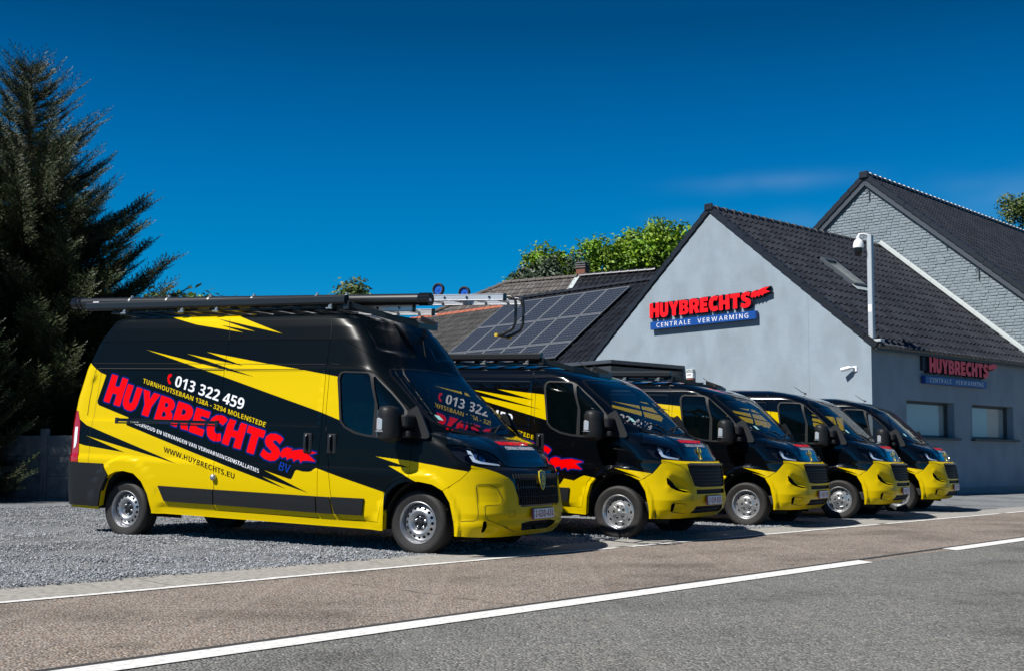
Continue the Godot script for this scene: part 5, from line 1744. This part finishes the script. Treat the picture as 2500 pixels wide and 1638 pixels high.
func wing_and_barn() -> void:
	var ph := deg_to_rad(36.0)
	var w := thing("house_wing", "wing of the grey house whose roof carries the solar panels", "house", "", house_tf(0, 17.55))
	var wl := Geo.new()
	wl.box(Vector3(.2, 2.0, 3.98), Vector3(.3, 4.0, 7.9)); wl.box(Vector3(2.2, 2.0, .17), Vector3(3.7, 4.0, .3))
	put("wall", wl, M.render, w)
	var dk := Geo.new()
	dk.prism(pv("-.12,3.92 4.14,7.01 8.3,4.0 8.3,3.9 4.14,6.9 -.12,3.8"), Transform3D(Basis(Vector3(1, 0, 0), Vector3.UP, Vector3(0, 0, 1)), Vector3.ZERO), 7.97)
	put("roof_deck", dk, M.anthracite, w)
	var fr := slope(Vector3(-.1, 4.1 - .1, 0), Vector3(0, 0, 1), Vector3(cos(ph), sin(ph), 0))
	var roof := group_part("roof", w)
	# only the strips beside and above the panels show
	lay_tiles(roof, fr, 31, 14, .252, 5.25 / 14.0, tile_mesh(.252, .43, .05), M.tile, 4, 250, func(x: float, y: float) -> bool: return x > 6.0 or y > 4.4 or x < .3)
	ridge_tiles(roof, Vector3(4.14, 7.1, -.1), Vector3(4.14, 7.1, 7.9), 20, .12, M.tile[0])
	var gu := Geo.new()
	var gpts := PackedVector3Array([Vector3(-.17, 3.95, 0), Vector3(-.17, 3.95, 7.98)])
	gu.tube(gpts, .075, 10)
	put("gutter", gu, M.zinc, w)
	# solar panels
	var rows := [[2.885, 4.62, "top"], [1.12, 2.855, "middle"], [.14, 1.09, "bottom"]]
	var ord := ["first", "second", "third", "fourth", "fifth", "sixth"]
	for r in rows:
		for c in 6:
			var g1: float = 11.21 + c * 1.04
			var hh: float = r[1] - r[0]
			var o: Vector3 = Vector3(cos(ph), sin(ph), 0) * (r[0] as float)
			var base := house_tf(0, g1 + 1.03, 4.1)
			var tf := base * Transform3D(Basis(Vector3(0, 0, 1), Vector3(cos(ph), sin(ph), 0), Vector3(-sin(ph), cos(ph), 0)), o + Vector3(-sin(ph), cos(ph), 0) * .09)
			var p := thing("solar_panel", "dark solar panel, %s from the right end of the %s row" % [ord[c], r[2]], "solar panel", "solar panels on the wing roof", tf)
			var f := Geo.new()
			for q in [[0.0, .016, 0.0, hh], [1.014, 1.03, 0.0, hh], [.016, 1.014, 0.0, .016], [.016, 1.014, hh - .016, hh]]: f.box(Vector3((q[0] + q[1]) * .5, (q[2] + q[3]) * .5, .02), Vector3(q[1] - q[0], q[3] - q[2], .04), .003)
			put("frame", f, M.panel_frame, p)
			var g := Geo.new()
			g.quad(Vector3(.016, .016, .032), Vector3(1.014, .016, .032), Vector3(1.014, hh - .016, .032), Vector3(.016, hh - .016, .032))
			if r[2] == "bottom":
				for k in 4: g.uv[k].y *= .55
			put("cells", g, M.cells, p)
	# old barn roof in line with it
	var b := thing("barn", "old barn with weathered grey brown tiles and orange ridge", "barn", "", house_tf(0.05, 31.0))
	var bwl := Geo.new()
	bwl.box(Vector3(.2, 1.95, 6.7), Vector3(.3, 3.9, 13.3)); bwl.box(Vector3(2.2, 1.95, .17), Vector3(3.7, 3.9, .3))
	put("wall", bwl, M.brick[0], b)
	var bd := Geo.new()
	bd.prism(pv("-.12,3.75 4.05,6.78 8.2,3.8 8.2,3.7 4.05,6.7 -.12,3.65"), Transform3D(Basis(Vector3(1, 0, 0), Vector3.UP, Vector3(0, 0, 1)), Vector3.ZERO), 13.38)
	put("roof_deck", bd, M.bark, b)
	var br := group_part("roof", b)
	var fb := slope(Vector3(-.1, 3.84, 0), Vector3(0, 0, 1), Vector3(cos(ph), sin(ph), 0))
	lay_tiles(br, fb, 64, 13, .209, 5.12 / 13.0, tile_mesh(.209, .45, .055, .042), M.tile_old, 6, 300)
	ridge_tiles(br, Vector3(4.05, 6.86, -.05), Vector3(4.05, 6.86, 13.38), 36, .12, M.ridge_red)
	var rag := Geo.new()
	rag.box(Vector3(3.98, 6.9, 8.95), Vector3(.3, .14, .2), .05, Basis(Vector3.RIGHT, .5))
	put("white_patch", rag, M.white_shell, br)

func rear_house() -> void:
	var a := CORNER + AX * 8.0 + GX * 22.1; var b := CORNER + AX * 10.0 + GX * 15.8
	var e := (b - a).normalized()
	var back := e.cross(Vector3.UP).normalized()
	if back.dot(Vector3(0, 0, -1)) < 0.0: back = -back
	# local x runs along the ridge to the right, z towards the camera
	var h := thing("rear_house", "house behind the wing, half old brown tiles and half glazed black tiles", "house", "", Transform3D(Basis(e, Vector3.UP, -back), a - back * 4.2))
	var L := 8.0
	var th := deg_to_rad(40.0)
	var up := Vector3(0, sin(th), -cos(th))
	var wl := Geo.new()
	wl.box(Vector3(1.5, 2.4, -4.2), Vector3(13.0, 4.8, 7.6))
	put("wall", wl, M.brick[0], h)
	var dk := Geo.new()
	dk.prism(pv("-.2,4.85 4.2,8.55 8.6,4.85 8.6,4.75 4.2,8.44 -.2,4.75"), Transform3D(Basis(Vector3(0, 0, -1), Vector3.UP, Vector3(1, 0, 0)), Vector3(0, 0, 0)), L)
	dk.oquad(Vector3(0, 8.55, -4.2), Vector3(-5.0, 4.95, 0), Vector3(0, 4.95, .05), Vector3(0, 8.5, -4.19), Vector3(0, 0, -4))
	dk.oquad(Vector3(0, 8.5, -4.25), Vector3(-5.0, 4.95, 0), Vector3(-5.0, 4.95, -8.4), Vector3(0, 8.5, -4.3), Vector3(2, 0, -4))
	put("roof_deck", dk, M.bark, h)
	var roof := group_part("roof", h)
	var s0 := 2.3
	var org := Vector3(0, 8.62, -4.2) - up * (5.5 - s0)
	var fr := slope(org + Vector3(-5, 0, 0), Vector3.RIGHT, up)
	lay_tiles(roof, fr, 42, 10, .2, .32, tile_mesh(.2, .37, .03), M.tile_brown, 8, 150, func(x: float, y: float) -> bool: return x < 8.3 and x - 5.0 > -1.35 * (3.2 - y))
	lay_tiles(roof, fr, 54, 10, .245, .32, tile_mesh(.245, .37, .05), M.tile, 9, 150, func(x: float, y: float) -> bool: return x > 8.55 and x < 11.9 + (y * .0))
	ridge_tiles(roof, Vector3(-.1, 8.62, -4.2), Vector3(3.4, 8.62, -4.2), 9, .13, M.tile_brown[0])
	ridge_tiles(roof, Vector3(3.5, 8.64, -4.2), Vector3(6.9, 8.64, -4.2), 9, .13, M.tile[2])
	ridge_tiles(roof, Vector3(0, 8.6, -4.2), Vector3(0, 8.6, -4.2) - up * 3.2 + Vector3(-4.3, 0.05, 0), 14, .13, M.tile_brown[2])
	var va := Geo.new()
	va.box(Vector3(3.42, 8.66, -4.2) - up * 1.6, Vector3(.22, 3.2, .05), .01, Basis(Vector3.RIGHT, up, Vector3.RIGHT.cross(up)))
	put("valley_lead", va, M.zinc, roof)
	var c := group_part("chimney", h)
	var st := Geo.new()
	st.box(Vector3(3.5, 8.75, -4.5), Vector3(.42, .7, .42), .01)
	put("stack", st, M.rust, c)
	var cp := Geo.new()
	for i in 3: cp.box(Vector3(3.5, 9.04 + i * .1, -4.5), Vector3(.5 - i * .03, .055, .5 - i * .03), .01)
	put("cap", cp, M.concrete, c)

func brick_house() -> void:
	var al := deg_to_rad(43.0)
	var A := Vector3(sin(al), 0, -cos(al)); var Z := Vector3(cos(al), 0, sin(al))
	var h := thing("brick_house", "tall house with grey painted brick gable rising behind the rendered house", "house", "", Transform3D(Basis(A, Vector3.UP, Z), CORNER + AX * 9.06 + GX * 5.41))
	var pr := Transform3D(Basis(Vector3(0, 0, -1), Vector3.UP, Vector3(1, 0, 0)), Vector3.ZERO)
	var wl := Geo.new()
	wl.prism(pv("-6.6,-.1 6.6,-.1 6.6,4.85 0,10.4 -6.6,4.85"), pr, .3)
	put("gable_wall", wl, M.mortar, h)
	var sw := Geo.new()
	for z in [6.45, -6.45]: sw.box(Vector3(8.2, 2.3, z), Vector3(15.8, 4.8, .3))
	put("side_wall", sw, M.brick[0], h)
	# painted bricks, laid course by course
	var rng := RandomNumberGenerator.new(); rng.seed = 17
	var bricks := []
	var y := 3.9
	var row := 0
	while y < 10.4:
		var z := -6.4 + (.14 if row % 2 else 0.0)
		while z < 6.4:
			var w := .27 if rng.randf() > .12 else .14
			w *= rng.randf_range(.94, 1.04)
			var c := z + w * .5
			if y + .1 < 10.36 - .84 * absf(c) and y > 3.35 + .823 * minf(5.41 - c, 5.0): bricks.append([c, y, w - .018])
			z += w
		y += .098; row += 1
	var place := []
	for b in bricks:
		place.append([Vector3(-.0, b[1], b[0]).distance_squared_to(Vector3(0, 8.0, 1.6)), Transform3D(Basis(Vector3.RIGHT, rng.randf_range(-.012, .012)).scaled_local(Vector3(1, rng.randf_range(.93, 1.04), b[2] / .25)), Vector3(rng.randf_range(-.012, .004), b[1] + rng.randf_range(-.004, .004), b[0])), rng.randi() % 3])
	place.sort_custom(func(p, q): return p[0] < q[0])
	var bm := Geo.new()
	bm.box(Vector3(0, 0, 0), Vector3(.028, .084, .25), .01)
	var me := bm.mesh()
	var wall: Node3D = h.get_node("gable_wall")
	for i in mini(300, place.size()):
		var o := MeshInstance3D.new()
		o.name = "brick"; o.mesh = me; o.material_override = M.brick[place[i][2]]; o.transform = place[i][1]
		wall.add_child(o, true)
	for k in 3:
		var rest := place.slice(300).filter(func(e): return e[2] == k)
		mass("bricks", wall, me, M.brick[k], rest.map(func(e): return e[1]))
	var roof := group_part("roof", h)
	var dk := Geo.new()
	dk.prism(pv("-6.9,4.72 0,10.5 6.9,4.72 6.9,4.6 0,10.38 -6.9,4.6"), pr.translated_local(Vector3(0, 0, -.12)), 16.2)
	put("roof_deck", dk, M.anthracite, roof)
	# barge boards
	var th := atan(.84)
	for sgn in [1.0, -1.0]:
		var g := Geo.new()
		var bs := Basis(Vector3.RIGHT, Vector3(0, -sin(th), sgn * cos(th)), Vector3.RIGHT.cross(Vector3(0, -sin(th), sgn * cos(th))))
		g.box(Vector3(-.1, 10.36, 0) + Vector3(0, -sin(th), sgn * cos(th)) * 4.4 + Vector3(0, .0, 0), Vector3(.03, 8.8, .22), .006, bs)
		put("barge_board", g, M.trim, roof)
	var upv := Vector3(0, sin(th), -cos(th))
	var org := Vector3(-.1, 10.5, 0) - upv * 8.9 + Vector3(0, cos(th), sin(th)) * .03
	lay_tiles(roof, slope(org, Vector3.RIGHT, upv), 72, 26, .222, 8.9 / 26.0, tile_mesh(.222, .39, .05), M.tile, 12, 300)
	ridge_tiles(roof, Vector3(-.12, 10.56, 0), Vector3(15.9, 10.56, 0), 44, .14, M.tile[1])
	verge(roof, Vector3(-.14, 10.53, 0) + Vector3(0, -sin(th), cos(th)) * 8.9, Vector3(-.14, 10.56, 0), 24, Vector3(-1, 0, 0), M.tile[0], .17)
	verge(roof, Vector3(-.14, 10.53, 0) + Vector3(0, -sin(th), -cos(th)) * 8.9, Vector3(-.14, 10.56, 0), 24, Vector3(-1, 0, 0), M.tile[0], .17)
	var er := Geo.new()
	er.box(Vector3(-.16, 10.56, 0), Vector3(.1, .26, .34), .04)
	put("ridge_end", er, M.tile[0], roof)
	for q in [[-1.95, 8.75], [.12, 9.9], [2.75, 7.95], [3.75, 6.85]]:
		var g := Geo.new()
		g.tube(PackedVector3Array([Vector3(-.05, q[1] + .22, q[0]), Vector3(-.06, q[1], q[0] + .01), Vector3(-.05, q[1] - .2, q[0])]), .016, 6)
		g.tube(PackedVector3Array([Vector3(-.06, q[1] + .1, q[0] - .12), Vector3(-.06, q[1] + .2, q[0])]), .014, 6)
		put("wall_anchor", g, M.trim, h)

func yard_wall() -> void:
	var d := Vector3(.985, 0, .17)
	var w := thing("concrete_fence", "dark grey precast concrete slab fence behind the tall van", "fence", "", Transform3D(Basis(d, Vector3.UP, Vector3(-.17, 0, .985)), Vector3(-20.9, .18, -24.9)))
	for i in 11:
		var p := Geo.new()
		p.box(Vector3(i * 2.06, .68, 0), Vector3(.13, 1.44, .13), .01)
		put("post", p, M.concrete, w)
		if i == 10: break
		for k in 4:
			var s := Geo.new()
			s.box(Vector3(i * 2.06 + 1.03, -.02 + k * .385 - .05, 0), Vector3(1.93, .38, .05), .008)
			put("slab", s, M.concrete, w)

# ---------------------------------------------------------------- the row of vans
func van_tf(o: Vector3, yaw: float, pitch: float) -> Transform3D:
	var y := deg_to_rad(yaw); var p := deg_to_rad(pitch)
	var X := Vector3(cos(y), 0, sin(y)); var R := Vector3(-sin(y), 0, cos(y))
	return Transform3D(Basis(X * cos(p) - Vector3.UP * sin(p), Vector3.UP * cos(p) + X * sin(p), R), o)

func vans() -> void:
	var grp := "vans parked in a row"
	var v1 := build_van(1, "tall high roofed black and yellow van carrying pipe tube and ladders", van_tf(Vector3(-.5306, .3321, -13.342), 27.5, 2.2), grp)
	var v2 := build_van(2, "low van next to the tall van, its long roof carrier partly hidden", van_tf(Vector3(1.748, .395, -15.79), 30, 2.2), grp)
	var more := [
		[Vector3(3.885, .387, -18.80), "low van in the middle of the row, with a roof carrier tube"],
		[Vector3(5.867, .390, -21.10), "bare roofed low van between the middle van and the last van"],
		[Vector3(7.702, .394, -23.80), "bare roofed low van at the far end of the row before the street wall"]]
	var all := [v1, v2]
	for m in more:
		var c: Node3D = v2.duplicate()
		c.name = numbered("delivery_van")
		add_child(c)
		c.transform = van_tf(m[0], 30, 2.2)
		c.set_meta("label", m[1])
		all.append(c)
	rack(v1, 2.235, -4.95, -1.10, 0.0, .12)
	rack(v2, 1.775, -4.1, -1.2, 0.0, .1)
	rack(all[2], 1.775, -4.1, -1.28, 0.0, .1)
	aerial(v1, Vector3(-.545, 1.70, 0), Vector3(-.60, 1.955, 0))
	for v in all.slice(1): aerial(v, Vector3(-.86, 1.725, 0), Vector3(-1.06, 1.86, 0))
	plate(v1, "2-GDD-474", Vector3(.962, .12, 0))
	plate(v2, "2-DJP-855", Vector3(.902, .12, 0))
	plate(all[2], "1-HJE-116", Vector3(.902, .12, 0))
	plate(all[3], "1-HJE-117", Vector3(.902, .12, 0))
	plate(all[4], "1-HJE-118", Vector3(.902, .12, 0))
	# fittings that only the tall van has
	var sl := Geo.new()
	for y in [.972, .928]: sl.box(Vector3(-3.41, y, 1.005), Vector3(1.55, .012, .02), .004)
	sl.box(Vector3(-3.41, .95, .998), Vector3(1.52, .03, .012), .003)
	for x in [-4.17, -2.65]: sl.box(Vector3(x, .95, 1.0), Vector3(.05, .07, .026), .006)
	put("slide_rail", sl, M.gloss_black, v1)
	var kn := Geo.new()
	kn.lathe(pv("0,.05 .02,.048 .034,.036 .038,.02 .038,.0"), Transform3D(Basis(Vector3(1, 0, 0), Vector3(0, 1, 0), Vector3(0, 0, 1)), Vector3(-2.625, .35, 1.03)), 20)
	put("door_lock", kn, M.steel, v1)
	var fx := Geo.new()
	fx.box(Vector3(-4.8, .40, 1.035), Vector3(.045, .07, .003), .001)
	put("bumper_sticker", fx, M.white_print, v1)

func small_things() -> void:
	var v1: Node3D = get_node("delivery_van")
	var T := v1.transform
	# pipe tube lying on the roof rack
	var t := thing("pipe_tube", "long black plastic tube with screw cap on the tall van's roof rack", "tube", "", T * Transform3D(Basis.IDENTITY, Vector3(-5.43, 2.408, .55)))
	var a := Vector3(0, .0, 0); var b := Vector3(5.25, -.07, 0)
	var g := Geo.new()
	g.tube(PackedVector3Array([a, a.lerp(b, .5), b]), .062, 28)
	put("pipe", g, M.matt_black, t)
	for q in [[-.02, .09], [.10, .04], [5.12, .13]]:
		var c := Geo.new()
		c.tube(PackedVector3Array([a.lerp(b, q[0] / 5.25), a.lerp(b, (q[0] + q[1]) / 5.25)]), .07, 28)
		put("screw_cap", c, M.gloss_black, t)
	for x in [.95, 1.55, 2.2, 2.85, 3.75, 4.15]:
		var c := Geo.new()
		c.tube(PackedVector3Array([a.lerp(b, x / 5.25), a.lerp(b, (x + .025) / 5.25)]), .0655, 24)
		c.box(a.lerp(b, x / 5.25) + Vector3(.01, .07, 0), Vector3(.025, .03, .03), .004)
		put("hose_clip", c, M.steel, t)
	var lb := Geo.new()
	lb.box(Vector3(.42, -.012, .066), Vector3(.1, .03, .004), .001); lb.box(Vector3(5.255, -.08, .02), Vector3(.004, .03, .05), .001)
	put("label", lb, M.white_print, t)
	# ladders
	ladder("upper aluminium ladder with curved end hooks, sticking out over the tall van's nose", T * Transform3D(Basis(Vector3.BACK, -.014), Vector3(-2.9, 2.445, 0)), 3.36, .10, -.32, true)
	ladder("lower aluminium ladder lying beneath the hooked ladder on the tall van", T * Transform3D(Basis(Vector3.BACK, -.02), Vector3(-3.6, 2.322, 0)), 3.14, .45, .05, false)
	# camera mast on the house corner
	var h := house_tf(0, 0)
	var p := thing("camera_mast", "pale square mast rising from the eave corner of the rendered house", "mast", "", h * Transform3D(Basis.IDENTITY, Vector3(.08, 4.05, -.02)))
	var m := Geo.new()
	m.box(Vector3(0, 1.3, 0), Vector3(.13, 2.62, .13), .012)
	put("mast", m, M.pole, p)
	var st := Geo.new()
	st.box(Vector3(-.068, .75, .0), Vector3(.003, .19, .1), .001)
	put("mast_label", st, M.white_print, p)
	var c := thing("dome_camera", "white dome security camera hanging from the mast top", "camera", "", h * Transform3D(Basis.IDENTITY, Vector3(-.14, 6.36, -.22)))
	var cg := Geo.new()
	var up := Transform3D(Basis(Vector3(1, 0, 0), Vector3(0, 0, -1), Vector3(0, 1, 0)), Vector3.ZERO)
	cg.lathe(pv(".0,-.04 .115,-.04 .135,-.03 .135,.03 .125,.09 .1,.15 .06,.185 .045,.2 .045,.27 .0,.28"), up, 28)
	put("shell", cg, M.white_shell, c)
	var dg := Geo.new()
	dg.lathe(pv(".0,-.24 .05,-.23 .09,-.19 .108,-.13 .112,-.05 .112,-.04"), up, 24)
	put("lens_dome", dg, M.gloss_black, c)
	var ag := Geo.new()
	ag.tube(PackedVector3Array([Vector3(0, .24, 0), Vector3(.02, .31, .02), Vector3(.1, .32, .09), Vector3(.2, .28, .17)]), .035, 12)
	put("bracket", ag, M.white_shell, c)
	var bc := thing("bullet_camera", "small white bullet camera low on the gable near the street corner", "camera", "", h * Transform3D(Basis.IDENTITY, Vector3(0, 3.34, -.52)))
	var bg := Geo.new()
	bg.tube(PackedVector3Array([Vector3(-.12, -.0, -.02), Vector3(-.2, -.05, -.22)]), .05, 16)
	put("body", bg, M.white_shell, bc)
	var bk := Geo.new()
	bk.tube(PackedVector3Array([Vector3(.0, -.02, .06), Vector3(-.09, .0, .03), Vector3(-.13, .0, -.03)]), .03, 10)
	bk.box(Vector3(-.015, -.03, .06), Vector3(.03, .14, .12), .01)
	put("bracket", bk, M.white_shell, bc)
	var al := thing("alarm_siren", "small white alarm box with rusty red base on the gable", "alarm box", "", h * Transform3D(Basis.IDENTITY, Vector3(0, 3.28, -5.68)))
	var a1 := Geo.new(); a1.box(Vector3(-.06, .13, 0), Vector3(.12, .16, .24), .015)
	put("cover", a1, M.white_shell, al)
	var a2 := Geo.new(); a2.box(Vector3(-.06, .265, 0), Vector3(.12, .11, .24), .015)
	put("upper_grille", a2, M.zinc, al)
	var a3 := Geo.new(); a3.box(Vector3(-.06, .02, 0), Vector3(.12, .055, .23), .02)
	put("base", a3, M.rust, al)
	var a4 := Geo.new()
	var tx := text_tris("APS")
	for i in range(0, tx.tris.size(), 3):
		var v3 := []
		for j in 3: v3.append(Vector3(-.1225, .13 + tx.tris[i + j].y * .045, -.07 + tx.tris[i + j].x * .14 / tx.width))
		a4.otri(v3[0], v3[1], v3[2], Vector3(9, .1, 0))
	for q in ["-.08,.225 -.07,.225 .0,.3 -.012,.3", ".07,.225 .08,.225 .0,.31 -.01,.305"]:
		a4.prism(pv(q), Transform3D(Basis(Vector3(0, 0, 1), Vector3.UP, Vector3(-1, 0, 0)), Vector3(-.121, 0, 0)), .002)
	put("lettering", a4, M.trim, al)

func ladder(label: String, tf: Transform3D, l: float, z0: float, z1: float, hooks: bool) -> void:
	var t := thing("ladder", label, "ladder", "", tf)
	for z in [z0, z1]:
		var s := Geo.new()
		s.box(Vector3(l * .5, 0, z), Vector3(l, .068, .026), .005)
		s.box(Vector3(l * .5, .03, z), Vector3(l, .01, .034), .003); s.box(Vector3(l * .5, -.03, z), Vector3(l, .01, .034), .003)
		put("stile", s, M.alu, t)
		var e := Geo.new()
		e.box(Vector3(l + .012, 0, z), Vector3(.035, .08, .042), .01)
		put("end_cap", e, M.gloss_black, t)
		var n := int(l / .28)
		var ho := Geo.new()
		for i in n: ho.lathe(pv("0,.002 .009,.002 .0092,.006 .014,.006 .015,.0"), Transform3D(Basis.IDENTITY, Vector3(l - .17 - i * .28, .0, z + .014)), 14)
		put("rung_plugs", ho, M.dark_chrome, t)
	for i in int(l / .28):
		var r := Geo.new()
		r.box(Vector3(l - .17 - i * .28, 0, (z0 + z1) * .5), Vector3(.03, .03, absf(z0 - z1) - .02), .005)
		put("rung", r, M.alu, t)
	if hooks:
		for z in [z0 - .12, z1 + .12]:
			var h := Geo.new()
			var pts := PackedVector3Array([Vector3(l - .1, .02, z), Vector3(l + .02, .02, z), Vector3(l + .08, -.02, z), Vector3(l + .09, -.1, z), Vector3(l + .09, -.26, z), Vector3(l + .06, -.33, z), Vector3(l - .02, -.37, z), Vector3(l - .1, -.40, z)])
			h.tube(pts, .016, 10)
			put("hook", h, M.matt_black, t)
		var cr := Geo.new()
		cr.tube(PackedVector3Array([Vector3(l - .1, -.40, z0 - .06), Vector3(l - .1, -.40, z1 + .06)]), .015, 8)
		put("cross_tube", cr, M.matt_black, t)
		for z in [z0 - .06, z1 + .06]:
			var c := Geo.new()
			c.tube(PackedVector3Array([Vector3(l - .1, -.40, z - .02), Vector3(l - .1, -.40, z + .02)]), .019, 10)
			put("rubber_end", c, M.yellow_cap, t)
		for q in [[l - .86, z0 - .06], [l - .70, z1 + .06]]:
			var w := Geo.new()
			w.lathe(pv(".0,-.012 .05,-.012 .054,-.02 .066,-.02 .072,-.014 .072,.014 .066,.02 .056,.02 .054,.008 .052,.008"), Transform3D(Basis.IDENTITY, Vector3(q[0], .1, q[1])), 24)
			put("roller_tyre", w, M.rubber, t)
			var c := Geo.new()
			c.lathe(pv("0,.012 .015,.012 .018,.006 .05,.004 .053,.008"), Transform3D(Basis.IDENTITY, Vector3(q[0], .1, q[1])), 24)
			c.box(Vector3(q[0] + .03, .05, q[1]), Vector3(.03, .09, .02), .005)
			put("roller", c, M.blue_plastic, t)

func trees() -> void:
	var sprig := sprig_mesh()
	var sl := leaf_mat(lin(.030, .048, .012), lin(.012, .02, .003))
	spruce("tallest dark spruce rising at the left edge above the tall van", Vector3(-10.6, .15, -26.4), 9.6, 4.7, sprig, sl, 41, 40)
	spruce("spruce standing behind and left of the tallest spruce", Vector3(-14.6, .15, -28.2), 10.5, 4.4, sprig, sl, 42, 34)
	spruce("added spruce left of the fence at the yard edge, shading the fence", Vector3(-12.7, .2, -22.2), 9.5, 3.7, sprig, sl, 44, 26)  # added mostly out of view so that its shade falls on the fence
	spruce("young spruce with pale shoots in front of the concrete fence", Vector3(-8.75, .2, -22.4) + Vector3(-1.3, 0, 0), 3.6, 1.3, sprig, sl, 43, 14)
	var clump := leaf_clump(26, .42, .2, 3)
	var small := leaf_clump(22, .34, .15, 4)
	var lf := leaf_mat(lin(.15, .27, .015), lin(.14, .24, .005))
	var dk := leaf_mat(lin(.06, .10, .02), lin(.04, .065, .008))
	var grp := "trees behind the houses"
	broad_tree("broadleaf_tree", "large bright green tree directly behind the rendered gable", Vector3(6.6, 0, -62), 13.2, 4.6, .3, 4200, clump, lf, 51, grp)
	broad_tree("broadleaf_tree", "bright green tree left of the largest one, above the chimney", Vector3(3.0, 0, -60), 11.6, 3.6, .3, 3000, clump, lf, 52, grp)
	broad_tree("broadleaf_tree", "green tree top half hidden by the gable roof edge", Vector3(11.0, 0, -64), 13.0, 4.4, .3, 2600, clump, lf, 53, grp)
	broad_tree("birch_tree", "loose hanging birch behind the brick house at the right edge", Vector3(25.6, 0, -60), 15.6, 3.6, .25, 2200, small, dk, 54, grp, -.12)
	broad_tree("pine_tree", "dark grey green pine left of the bright green trees", Vector3(1.7, 0, -56), 11.4, 1.7, .45, 700, small, leaf_mat(lin(.035, .06, .035), lin(.01, .02, .01)), 55, grp, -.1)
	broad_tree("pine_tree", "thin dark pine top beside the old brown roof", Vector3(.75, 0, -56.5), 9.8, .8, .5, 190, small, leaf_mat(lin(.035, .06, .035), lin(.01, .02, .01)), 56, grp, -.1)
	broad_tree("broadleaf_tree", "small tree top showing above the tall van's roof tube", Vector3(-6.45, 0, -50), 8.9, 1.45, .45, 330, small, dk, 57, grp, -.05)
	broad_tree("broadleaf_tree", "light green tree top peeping over the carrier beside the spruce", Vector3(-13.1, 0, -50), 8.3, 1.3, .4, 330, small, lf, 58, grp)
	for q in [[-11.5, -31.0, 6.2, 2.6, "dark bushy tree behind the fence below the spruces"], [-8.0, -32.0, 5.2, 2.4, "dark bushy tree behind the fence next to the tall van's rear"], [-16.5, -30.0, 7.0, 3.0, "dark bushy tree at the left end of the fence"]]:
		broad_tree("bushy_tree", q[4], Vector3(q[0], 0, q[1]), q[2], q[3], .05, 1300, clump, dk, int(q[2] * 10), "dark trees behind the fence", -.3)
